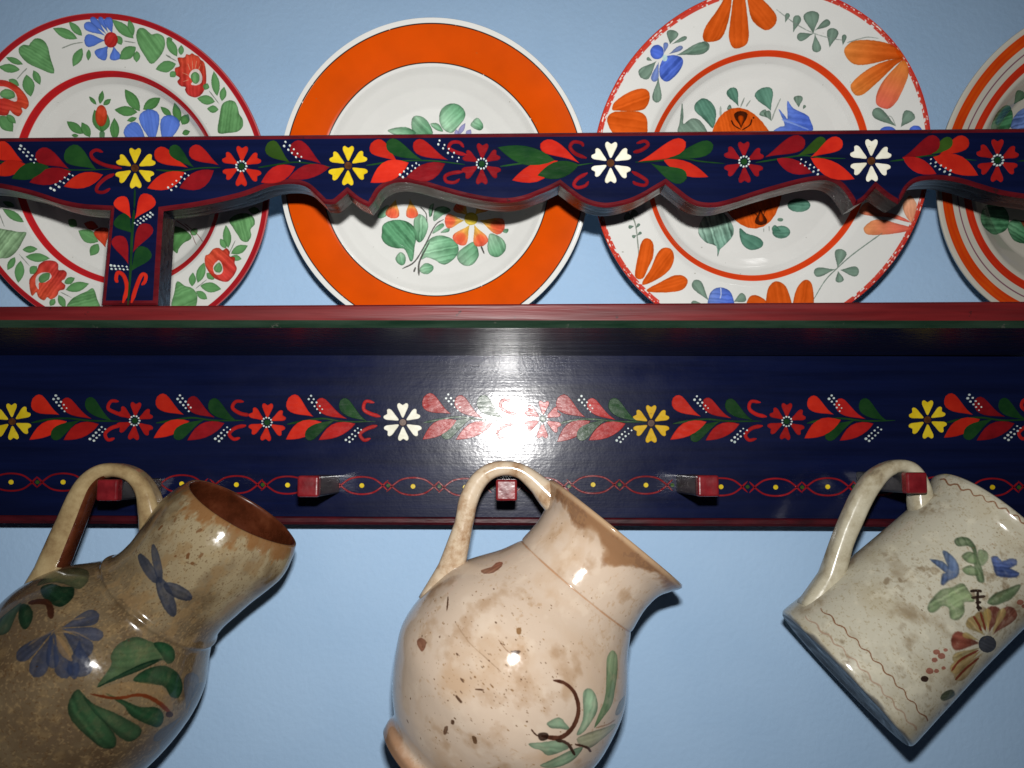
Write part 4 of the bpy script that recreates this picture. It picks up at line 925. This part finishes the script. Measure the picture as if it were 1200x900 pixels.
def clay_mat(name, cols, pos, scale=40, rough=0.16, bump=0.3, bscale=120, stretch=(1, 1, 1)):
    m = bpy.data.materials.new(name); m.use_nodes = True; nt = m.node_tree; N = nt.nodes; L = nt.links; b = N['Principled BSDF']
    tc = N.new('ShaderNodeTexCoord'); mp = N.new('ShaderNodeMapping'); mp.inputs['Scale'].default_value = stretch
    L.new(tc.outputs['Object'], mp.inputs[0])
    n = N.new('ShaderNodeTexNoise'); n.inputs['Scale'].default_value = scale; n.inputs['Detail'].default_value = 7; n.inputs['Roughness'].default_value = .68
    L.new(mp.outputs[0], n.inputs['Vector']); rp = N.new('ShaderNodeValToRGB'); e = rp.color_ramp.elements
    while len(e) < len(cols): e.new(.5)
    for k, (c_, p_) in enumerate(zip(cols, pos)): e[k].position = p_; e[k].color = lin(c_)
    L.new(n.outputs[0], rp.inputs[0]); L.new(rp.outputs[0], b.inputs['Base Color'])
    n2 = N.new('ShaderNodeTexNoise'); n2.inputs['Scale'].default_value = bscale; n2.inputs['Detail'].default_value = 4; L.new(tc.outputs['Object'], n2.inputs['Vector'])
    mr = N.new('ShaderNodeMapRange'); mr.inputs[1].default_value = .3; mr.inputs[2].default_value = .7; mr.inputs[3].default_value = rough * .6; mr.inputs[4].default_value = rough * 2.2
    L.new(n.outputs[0], mr.inputs[0]); L.new(mr.outputs[0], b.inputs['Roughness'])
    bp = N.new('ShaderNodeBump'); bp.inputs['Strength'].default_value = bump; bp.inputs['Distance'].default_value = .0007; L.new(n2.outputs[0], bp.inputs['Height']); L.new(bp.outputs[0], b.inputs['Normal'])
    return m
def empty(name, label, cat, group=None):
    e = bpy.data.objects.new(name, None); COL.objects.link(e); tag(e, label, cat, group); return e
GRP = 'old pottery hanging from the pegs'
def mixc(cv, mask, col, alpha=1.0):
    m = (np.clip(mask, 0, 1) * alpha)[..., None]; cv.a = cv.a * (1 - m) + np.array(col) / 255.0 * m
def specks(J, n, seed, cols, rmin=.8, rmax=2.6, region=None, alpha=(.5, .95)):
    rs = np.random.RandomState(seed)
    for i in range(n):
        if region is None: c_ = np.array([rs.rand() * J.W, rs.rand() * J.H])
        else:
            c_ = np.array([rs.normal(region[0], region[2]), rs.normal(region[1], region[3])])
        r_ = rs.uniform(rmin, rmax) ** 1.0; k = rs.randint(5, 9); g = np.linspace(0, 2 * np.pi, k + 1)[:-1]; a = rs.rand() * 3.14; el_ = rs.uniform(1, 2.4)
        q = np.c_[np.cos(g) * r_ * el_, np.sin(g) * r_] * rs.uniform(.7, 1.3, (k, 1)); R_ = np.array([[math.cos(a), -math.sin(a)], [math.sin(a), math.cos(a)]])
        J.cv.fill(q @ R_.T + c_, cols[rs.randint(len(cols))], alpha=rs.uniform(*alpha), soft=1.4, streak=0)

# ---------- brown jug, left
j1 = Jug((278, 597), (-.676, .737), -.060,
         [(0, 70), (14, 75.5), (40, 80.5), (85, 76), (115, 74.5), (132, 77), (138, 81.5), (146, 82), (165, 95), (190, 113), (220, 124), (250, 128), (285, 127.5), (320, 122), (355, 110), (385, 94), (405, 80), (420, 76), (432, 76)],
         shift=[(0, 5), (40, 8), (100, 9), (150, 6), (230, 1), (440, 0)], base=(110, 95, 72), spout=.11, slant=11)
j1.fslant = 3.5
H, W = j1.H, j1.W; v = j1.V()[:, None] * np.ones((1, W))
na, nb_, nc = vnoise(H, W, 130, 21, 5), vnoise(H, W, 26, 22, 3), vnoise(H, W, 5, 23, 2)
mixc(j1.cv, (0.33 - v) * 6 + (na - .5) * 3.0, (144, 130, 102)); mixc(j1.cv, (na - .52) * 5, (84, 68, 50), .7); mixc(j1.cv, (vnoise(H, W, 90, 29, 6) - .56) * 5, (82, 66, 46), .7); mixc(j1.cv, (v - .62) * 3 + (vnoise(H, W, 160, 28, 5) - .5) * 3, (70, 52, 36), .75)  # foot end darker: brown glaze variation, with flash falloff shade painted in
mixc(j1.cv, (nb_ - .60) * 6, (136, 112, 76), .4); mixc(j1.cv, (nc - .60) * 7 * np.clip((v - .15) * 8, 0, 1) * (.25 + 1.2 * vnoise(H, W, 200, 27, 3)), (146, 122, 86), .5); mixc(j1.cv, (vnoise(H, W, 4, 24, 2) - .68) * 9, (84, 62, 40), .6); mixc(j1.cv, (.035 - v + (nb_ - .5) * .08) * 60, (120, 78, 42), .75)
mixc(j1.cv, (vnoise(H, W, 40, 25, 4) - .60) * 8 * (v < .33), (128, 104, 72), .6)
DB = (44, 50, 66); MB = (42, 52, 78)
z = (0, 530); ss = 2.432
def jl(J, o, s, a, b, w, col, **k):
    q = cr(o[0], o[1], s, [a, b]); k.setdefault('rim', .15); k.setdefault('streak', .22); k.setdefault('alpha', .88); k.setdefault('mottle', .28); J.lf(q[0], q[1], w / s, col, **k)
def jp(J, o, s, pts, col, **k):
    k.setdefault('rim', .4); k.setdefault('rimw', 6); k.setdefault('streak', .22); k.setdefault('alpha', .88); k.setdefault('mottle', .28); J.poly(cr(o[0], o[1], s, pts), col, **k)
for a, b, w in [((452, 370), (405, 280), 32), ((462, 370), (447, 250), 24), ((455, 350), (495, 470), 40), ((470, 372), (545, 420), 38)]: jl(j1, z, ss, a, b, w, DB, kind='ell')
z = (0, 650)
for a, b, w in [((385, 525), (120, 740), 100), ((385, 540), (240, 860), 130), ((355, 540), (375, 800), 90), ((440, 540), (640, 700), 150), ((450, 800), (560, 820), 120), ((430, 520), (730, 570), 95), ((430, 515), (700, 420), 110), ((380, 540), (470, 870), 130), ((560, 600), (560, 860), 180)]:
    jl(j1, z, 6, a, b, w, MB, alpha=.8)
jp(j1, z, 6, [(395, 580), (430, 580), (480, 650), (512, 735), (490, 745), (420, 690)], (128, 102, 70), rim=0, alpha=.7)
for q in [[(390, 530), (470, 470), (600, 440)], [(385, 535), (300, 570), (200, 640)], [(395, 550), (520, 545), (640, 600)]]: j1.ln(cr(0, 650, 6, q), 2.0, (130, 106, 76), alpha=.5)
GN = (9, 42, 26); GN2 = (15, 58, 34)
jp(j1, z, 6, [(260, 215), (380, 120), (520, 90), (620, 110), (625, 180), (560, 240), (480, 215), (380, 195)], (60, 74, 50), alpha=.8); jp(j1, z, 6, [(290, 230), (360, 205), (440, 225), (520, 230), (515, 300), (440, 365), (360, 345), (300, 290)], GN)
jp(j1, z, 6, [(140, 360), (190, 350), (232, 400), (225, 470), (180, 525), (140, 480)], GN); jp(j1, z, 6, [(150, 340), (60, 400), (-10, 470), (-20, 560), (60, 545), (110, 440)], (44, 70, 56))
j1.ln(cr(0, 650, 6, [(200, 340), (290, 330), (345, 350), (362, 450)]), 5, (52, 26, 16), w1=9)
z = (60, 720)
jp(j1, z, 5, [(270, 425), (350, 300), (350, 240), (400, 170), (500, 130), (600, 165), (680, 170), (720, 220), (715, 270), (640, 270), (520, 300), (400, 360)], (50, 84, 54), alpha=.8, rim=.3); jp(j1, z, 5, [(600, 170), (660, 165), (715, 205), (720, 265), (680, 290), (640, 230)], GN2, alpha=.8); jp(j1, z, 5, [(270, 425), (420, 340), (560, 275), (650, 262), (560, 310), (400, 375)], GN, alpha=.9)
jp(j1, z, 5, [(480, 385), (560, 320), (660, 300), (740, 345), (770, 420), (745, 485), (700, 480), (660, 420), (580, 405)], GN2, rim=.45); jp(j1, z, 5, [(150, 440), (200, 480), (280, 580), (370, 700), (375, 770), (310, 785), (220, 720), (120, 620), (98, 530)], (34, 74, 46), rim=.5); jp(j1, z, 5, [(190, 480), (260, 530), (380, 580), (510, 650), (525, 700), (470, 742), (410, 725), (320, 640), (240, 560)], (44, 80, 52), rim=.45); jp(j1, z, 5, [(320, 462), (420, 500), (520, 540), (620, 545), (660, 600), (630, 658), (560, 640), (470, 595), (420, 530)], GN2, rim=.4)
jp(j1, z, 5, [(330, 420), (460, 395), (600, 405), (690, 470), (710, 560), (640, 520), (540, 480), (400, 480), (300, 470)], (136, 104, 66), rim=0, alpha=.4)
j1.ln(cr(60, 720, 5, [(230, 465), (380, 490), (520, 470), (620, 510), (700, 580)]), 2.6, (92, 38, 16), w1=5.5); j1.el((60 + 692 / 5, 720 + 585 / 5), 4.5, 3.6, (44, 22, 14))
for a, b, w in [((790, 560), (830, 340), 90), ((800, 580), (900, 400), 80), ((770, 590), (600, 740), 50), ((780, 600), (640, 790), 50), ((790, 600), (720, 750), 60)]: jl(j1, z, 5, a, b, w, (70, 76, 90), alpha=.75)
specks(j1, 60, 31, [(52, 34, 22), (70, 50, 34)], .8, 2.0); specks(j1, 10, 32, [(96, 62, 36)], 3, 6, region=(W * .45, H * .9, 120, 30))
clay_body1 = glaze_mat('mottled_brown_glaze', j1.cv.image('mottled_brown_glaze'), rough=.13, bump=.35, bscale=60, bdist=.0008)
in1 = clay_mat('rust_brown_glaze', [(54, 25, 14), (82, 38, 20), (104, 54, 30)], [.3, .55, .75], 60, .2)
bare1 = clay_mat('bare_clay', [(120, 90, 60), (150, 112, 76)], [.35, .65], 60, .4)
r1 = empty('jug', 'mottled brown glazed jug with green leaves and blue petals, mouth gaping rust brown', 'jug', GRP)
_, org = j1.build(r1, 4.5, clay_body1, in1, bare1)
h1 = clay_mat('brown_handle_glaze', [(100, 72, 46), (150, 128, 92), (176, 156, 116), (120, 84, 52)], [.25, .45, .62, .78], 45, .14)
handle(r1, org, [(44, 714), (60, 668), (83, 613), (95, 584), (105, 566), (119, 554), (136, 550.5), (154, 555), (166, 565), (174, 580), (179, 602), (190, 648)], [58, 34, 30, 28, 24, 20, 18, 18, 20, 23, 28, 46], -.062, [.011, .0105, .010, .010, .010, .010, .010, .010, .011, .012], h1, groove=.2, inside=(in1, 1))

# ---------- cream jug, middle
j2 = Jug((719.5, 624.5), (-.62, .785), -.0665,
         [(0, 99), (4, 97), (12, 91), (26, 83), (48, 80), (72, 82), (76, 81.5), (81, 84.5), (100, 95), (125, 113), (150, 127), (180, 134), (208, 136.5), (237, 133), (262, 121), (288, 104), (305, 90), (315, 80), (321, 75), (326, 73.5), (333, 74.5), (342, 73)],
         shift=[(0, 0), (60, 2), (120, 4), (210, 6), (350, 5)], base=(203, 183, 163))
H, W = j2.H, j2.W; v = j2.V()[:, None] * np.ones((1, W)); na, nb_, nc = vnoise(H, W, 150, 41, 5), vnoise(H, W, 40, 42, 4), vnoise(H, W, 7, 43, 2)
mixc(j2.cv, (na - .5) * 4, (194, 166, 138), .5); mixc(j2.cv, (vnoise(H, W, 110, 44, 6) - .55) * 4, (178, 142, 106), .5); mixc(j2.cv, (nb_ - .60) * 5, (214, 196, 176), .6); mixc(j2.cv, (vnoise(H, W, 60, 45, 6) - .62) * 6, (150, 114, 80), .45); mixc(j2.cv, (vnoise(H, W, 9, 47, 3) - .62) * 6 * (vnoise(H, W, 120, 48, 3) > .5), (168, 132, 96), .35)
x = np.arange(W)[None, :] / W
edge_ = .028 + .04 * vnoise(H, W, 60, 46, 3)[:1, :] + .055 * np.exp(-((x - .50) / .035) ** 2) + .03 * np.exp(-((x - .40) / .05) ** 2)
mixc(j2.cv, (edge_ - v) * 45 + (nb_ - .5) * 3, (122, 84, 56), .8); mixc(j2.cv, ((edge_ - v) * 60 + (nb_ - .5) * 2) * ((nc > .55) | (na > .55)), (156, 118, 84), .6); mixc(j2.cv, (.012 - v) * 120, (196, 170, 138), .6)
gv = np.interp(76 * j2.sc, j2.t[j2.mono], j2.al[j2.mono]) / j2.alm
mixc(j2.cv, 1 - np.abs(v - gv) * 260 - (nb_ - .5), (168, 120, 84), .8); mixc(j2.cv, (v - .93) * 30 + (nb_ - .5) * 2, (160, 116, 84), .7); mixc(j2.cv, (v - .975) * 80, (110, 84, 66), .6)
DK = (70, 44, 28)
for pts, col in [([(428, 98), (470, 85), (490, 68), (515, 65), (512, 82), (480, 108), (440, 112)], (122, 72, 52)), ([(168, 385), (185, 372), (205, 385), (203, 410), (190, 428), (175, 412)], (124, 76, 56)), ([(572, 335), (590, 330), (590, 355), (575, 355)], (120, 82, 44)), ([(548, 425), (585, 422), (582, 436), (560, 434)], DK), ([(392, 770), (408, 775), (412, 800), (398, 798)], (92, 62, 38)), ([(280, 735), (295, 730), (288, 760), (276, 762)], DK), ([(308, 705), (320, 708), (318, 722), (306, 720)], DK), ([(330, 605), (352, 630), (345, 636), (325, 612)], DK)]:
    jp(j2, (440, 640), 3.46, pts, col, rim=.1, streak=.2, alpha=.9, n=2)
j2.ln(cr(440, 640, 3.46, [(325, 310), (380, 390), (450, 455), (510, 510)]), 1.0, (140, 112, 86), alpha=.5); j2.ln(cr(440, 640, 3.46, [(500, 380), (530, 420), (560, 440)]), 1.0, (130, 96, 70), alpha=.7)
j2.ln(cr(440, 640, 3.46, [(405, 580), (440, 583)]), 1.6, DK); j2.ln(cr(440, 640, 3.46, [(295, 205), (290, 265)]), 1.8, DK)
def px_specks(J, n, seed, c_, sd, cols, rmin, rmax):
    rs = np.random.RandomState(seed); q = np.c_[rs.normal(c_[0], sd[0], n), rs.normal(c_[1], sd[1], n)]; T_ = J.tx(q)
    for p_ in T_:
        r_ = rmin + (rmax - rmin) * rs.rand() ** 3; g = np.linspace(0, 6.28, 8)[:-1]
        J.cv.fill(p_ + np.c_[np.cos(g) * r_ * rs.uniform(.8, 2), np.sin(g) * r_] * rs.uniform(.7, 1.3, (7, 1)), cols[rs.randint(len(cols))], alpha=rs.uniform(.3, .85), soft=1.6, streak=0)
BR = [(84, 58, 36), (112, 78, 46), (70, 46, 30), (140, 104, 66)]
px_specks(j2, 260, 51, (600, 800), (48, 48), BR, .4, 2.0); px_specks(j2, 160, 52, (535, 745), (45, 50), BR, .4, 2.3); px_specks(j2, 70, 53, (520, 850), (40, 34), BR, .5, 3.2); px_specks(j2, 60, 54, (640, 720), (50, 50), BR, .5, 1.8); specks(j2, 160, 55, BR, .5, 1.5)
z = (600, 730); s5 = 5.294; GJ = (120, 158, 126); GJ2 = (70, 108, 68)
jp(j2, z, s5, [(585, 290), (590, 210), (620, 168), (650, 200), (655, 280), (640, 400), (620, 500), (570, 580), (510, 650), (540, 560), (580, 440)], GJ2, alpha=.85, rim=.2, col2=(120, 150, 112)); jp(j2, z, s5, [(440, 440), (480, 405), (520, 450), (530, 530), (500, 600), (440, 680), (400, 690), (440, 590)], GJ); jp(j2, z, s5, [(218, 620), (290, 585), (330, 620), (355, 660), (290, 655), (240, 650)], GJ); jp(j2, z, s5, [(105, 750), (170, 740), (290, 730), (350, 770), (300, 800), (220, 820), (180, 790), (130, 775)], GJ); jp(j2, z, s5, [(175, 880), (260, 840), (360, 790), (440, 770), (380, 850), (300, 890), (220, 900)], GJ); jp(j2, z, s5, [(400, 720), (500, 670), (620, 630), (640, 640), (560, 720), (470, 780)], (140, 150, 118), alpha=.75)
jp(j2, z, s5, [(640, 560), (665, 490), (700, 450), (690, 520), (660, 570)], (80, 100, 110), alpha=.6)
j2.ln(cr(600, 730, s5, [(255, 355), (330, 375), (390, 440), (412, 540), (380, 640), (300, 710), (180, 700)]), 3.6, (66, 34, 22), w1=5.5); jp(j2, z, s5, [(160, 690), (190, 678), (225, 690), (215, 720), (175, 728)], (44, 26, 18)); j2.ln(cr(600, 730, s5, [(120, 660), (145, 690), (170, 705)]), 1.6, (50, 30, 20)); j2.ln(cr(600, 730, s5, [(270, 725), (340, 745), (390, 820)]), 3.5, (50, 32, 24)); j2.ln(cr(600, 730, s5, [(390, 752), (460, 770), (490, 800)]), 2.8, (60, 36, 26)); j2.ln(cr(600, 730, s5, [(520, 650), (590, 630), (640, 600)]), 1.6, (150, 110, 80), alpha=.7)
m2 = glaze_mat('cream_glaze', j2.cv.image('cream_glaze'), rough=.11, bump=.5, bscale=42, bdist=.0011)
in2 = clay_mat('cream_inside_glaze', [(150, 108, 70), (200, 168, 130)], [.35, .7], 40, .2); bare2 = clay_mat('brown_clay_foot', [(96, 70, 54), (140, 104, 80)], [.35, .65], 60, .4)
r2 = empty('jug', 'cream glazed jug with brown stained lip, dark specks and a small green sprig', 'jug', GRP)
_, org = j2.build(r2, 8, m2, in2, bare2)
h2 = clay_mat('cream_handle_glaze', [(110, 74, 46), (168, 138, 108), (200, 180, 154), (208, 192, 170), (132, 98, 68)], [.26, .38, .5, .68, .8], 55, .13)
handle(r2, org, [(516, 706), (529, 664), (543, 615), (549, 586), (561, 563), (577, 551), (595, 548.5), (612, 553), (630, 567), (648, 585), (690, 625)], [56, 33, 23, 24, 22, 20, 18, 19, 24, 32, 46], -.0675, [.012, .0095, .0085, .0085, .009, .009, .009, .0095, .011, .014], h2, groove=.12)

# ---------- grey white mug, right
j3 = Jug((1172, 624), (-.72, .694), -.066,
         [(0, 90), (4, 91), (10, 89), (20, 84.5), (40, 84), (80, 85), (130, 87), (175, 90), (205, 92), (224, 93.5), (240, 94.5), (245, 93.5), (247, 91.5)], tilt=.05, base=(192, 187, 168))
j3.SOFT = 5.5
H, W = j3.H, j3.W; v = j3.V()[:, None] * np.ones((1, W)); na, nb_, nc = vnoise(H, W, 140, 61, 5), vnoise(H, W, 45, 62, 4), vnoise(H, W, 6, 63, 2)
mixc(j3.cv, (na - .5) * 3, (172, 160, 132), .6); mixc(j3.cv, (vnoise(H, W, 110, 64, 7) - .54) * 4.5, (128, 110, 84), .75); mixc(j3.cv, (vnoise(H, W, 24, 65, 5) - .58) * 6 * np.clip(vnoise(H, W, 200, 66, 3) * 3 - 1.1, 0, 1), (118, 100, 76), .65); mixc(j3.cv, (nb_ - .6) * 6, (212, 206, 184), .6); mixc(j3.cv, (nc - .66) * 8, (148, 130, 98), .4)
mixc(j3.cv, (v - .982 + (nb_ - .5) * .03) * 70, (84, 84, 84), .8)
def wavy(a, b, amp, n, w, col, alpha=.85):
    a = np.array(a, float); b = np.array(b, float); d = b - a; L = np.linalg.norm(d); d /= L; nn = np.array([-d[1], d[0]]); k = n * 8 + 1; t = np.linspace(0, 1, k); rs = np.random.RandomState(n)
    off = amp * np.sin(t * n * 2 * np.pi) + 5 * np.sin(np.pi * t) * -.9
    p = a + d * (t * L)[:, None] + nn * off[:, None]; q = j3.tx(p)
    W_ = np.interp(t, np.linspace(0, 1, 12), rs.uniform(.6, 1.3, 12)) * w
    tg = np.gradient(q, axis=0); tg /= np.linalg.norm(tg, axis=1, keepdims=True); nv = np.c_[-tg[:, 1], tg[:, 0]]
    j3.cv.fill(np.vstack([q + nv * W_[:, None], (q - nv * W_[:, None])[::-1]]), col, alpha=alpha, soft=2)
wavy((962, 713), (1087, 845), 1.8, 9, 2.6, (116, 72, 46)); wavy((944, 722), (1074, 856), 1.8, 9, 3.4, (148, 112, 92), .55)
wavy((1102, 562), (1215, 622), -2.2, 8, 2.6, (120, 78, 52)); 
z = (1060, 610); s6 = 4.286; GM = (108, 134, 92); GM2 = (74, 98, 64); BM = (54, 80, 134)
jp(j3, z, s6, [(250, 105), (270, 85), (320, 88), (355, 130), (370, 190), (395, 260), (398, 310), (365, 300), (350, 230), (345, 160), (320, 128), (270, 130)], GM2); jp(j3, z, s6, [(288, 180), (320, 158), (355, 170), (360, 215), (320, 212)], GM); jp(j3, z, s6, [(290, 245), (330, 225), (360, 245), (365, 275), (315, 272)], GM); jp(j3, z, s6, [(370, 150), (410, 155), (420, 190), (395, 225), (370, 215)], GM, alpha=.75)
jp(j3, z, s6, [(128, 196), (190, 205), (215, 225), (190, 158), (210, 155), (255, 195), (275, 245), (262, 285), (225, 300), (195, 325), (182, 315), (190, 270), (205, 262), (165, 230)], BM, n=2, col2=(90, 116, 160)); jp(j3, z, s6, [(435, 185), (465, 180), (490, 205), (525, 192), (560, 195), (562, 222), (530, 240), (575, 262), (560, 285), (500, 285), (460, 275), (445, 230)], (44, 66, 130), n=2)
jp(j3, z, s6, [(115, 440), (130, 405), (180, 350), (240, 335), (290, 315), (320, 350), (350, 405), (300, 410), (300, 460), (270, 497), (230, 490), (222, 440), (190, 430), (160, 455), (130, 462)], GM, col2=(128, 150, 104)); jp(j3, z, s6, [(415, 410), (450, 370), (510, 345), (575, 320), (578, 340), (540, 390), (500, 410), (450, 425)], GM2)
for q in [[(328, 355), (360, 352), (388, 356)], [(335, 388), (370, 384), (405, 380)], [(355, 412), (385, 410)], [(360, 440), (375, 436), (386, 445)], [(368, 355), (366, 400), (372, 455)]]: j3.ln(cr(1060, 610, s6, q), 3.2, (44, 32, 26))
for a, b, w, k in [((375, 615), (232, 600), 95, (104, 38, 26)), ((370, 600), (290, 570), 30, (160, 138, 84)), ((400, 575), (320, 490), 70, (150, 126, 76)), ((410, 560), (368, 460), 60, (140, 114, 68)), ((425, 560), (455, 430), 75, (96, 42, 32)), ((418, 560), (415, 440), 40, (180, 156, 90)), ((445, 570), (550, 440), 80, (104, 50, 38)), ((440, 570), (500, 440), 40, (180, 156, 100)), ((375, 640), (240, 700), 50, (150, 130, 80)), ((380, 655), (232, 760), 60, (146, 122, 74)), ((390, 665), (255, 800), 60, (150, 126, 84))]: jl(j3, z, s6, a, b, w, k)
for q in [[(370, 650), (280, 700), (235, 755)], [(372, 690), (300, 750), (255, 800)], [(345, 480), (370, 520), (385, 555)], [(380, 460), (395, 510), (405, 550)]]: j3.ln(cr(1060, 610, s6, q), 2.6, (110, 48, 32))
j3.el((1060 + 415 / s6, 610 + 620 / s6), 10.5, 10, (52, 56, 66), rim=.2)
for c_, r_ in [((160, 660), 4), ((185, 680), 4.5), ((150, 700), 3.5), ((125, 755), 4.5), ((160, 755), 3), ((195, 740), 2.6), ((205, 650), 2.5), ((580, 410), 4), ((600, 430), 3)]: j3.el((1060 + c_[0] / s6, 610 + c_[1] / s6), r_, r_ * .8, (132, 66, 52), alpha=.75)
j3.el((1060 + 100 / s6, 610 + 795 / s6), 4.6, 3.6, (40, 24, 18)); jp(j3, z, s6, [(180, 890), (200, 860), (240, 850), (250, 880), (200, 905)], (60, 70, 50))
px_specks(j3, 160, 71, (1080, 690), (60, 60), [(120, 100, 74), (150, 128, 96), (96, 78, 60)], .6, 2.0); specks(j3, 120, 72, [(130, 110, 84), (104, 84, 62)], .6, 1.8); px_specks(j3, 70, 73, (1180, 640), (26, 14), [(134, 90, 60)], .6, 1.8)
m3 = glaze_mat('grey_white_glaze', j3.cv.image('grey_white_glaze'), rough=.16, bump=.35, bscale=45, bdist=.0008)
in3 = clay_mat('pale_inside_glaze', [(150, 140, 116), (190, 182, 158)], [.35, .7], 40, .2); bare3 = clay_mat('dark_foot_clay', [(36, 42, 52), (66, 70, 76)], [.35, .65], 60, .35)
r3 = empty('mug', 'straight sided grey white mug with blue bellflowers and brown wavy lines, hung on right peg', 'mug', GRP)
_, org = j3.build(r3, 5, m3, in3, bare3)
h3 = clay_mat('grey_handle_glaze', [(84, 66, 50), (160, 148, 122), (188, 180, 156), (204, 198, 176), (128, 104, 78)], [.22, .38, .52, .7, .85], 50, .16)
handle(r3, org, [(960, 716), (974, 676), (986, 637), (997, 610), (1009, 584), (1022, 564), (1037, 551), (1054, 546), (1069, 552), (1077, 571), (1081, 596), (1100, 645)], [54, 28, 24, 25, 25, 24, 19, 16, 17, 23, 30, 50], -.061, [.0115, .0095, .0085, .0085, .0085, .0085, .0085, .0085, .010, .0125], h3, groove=.1)
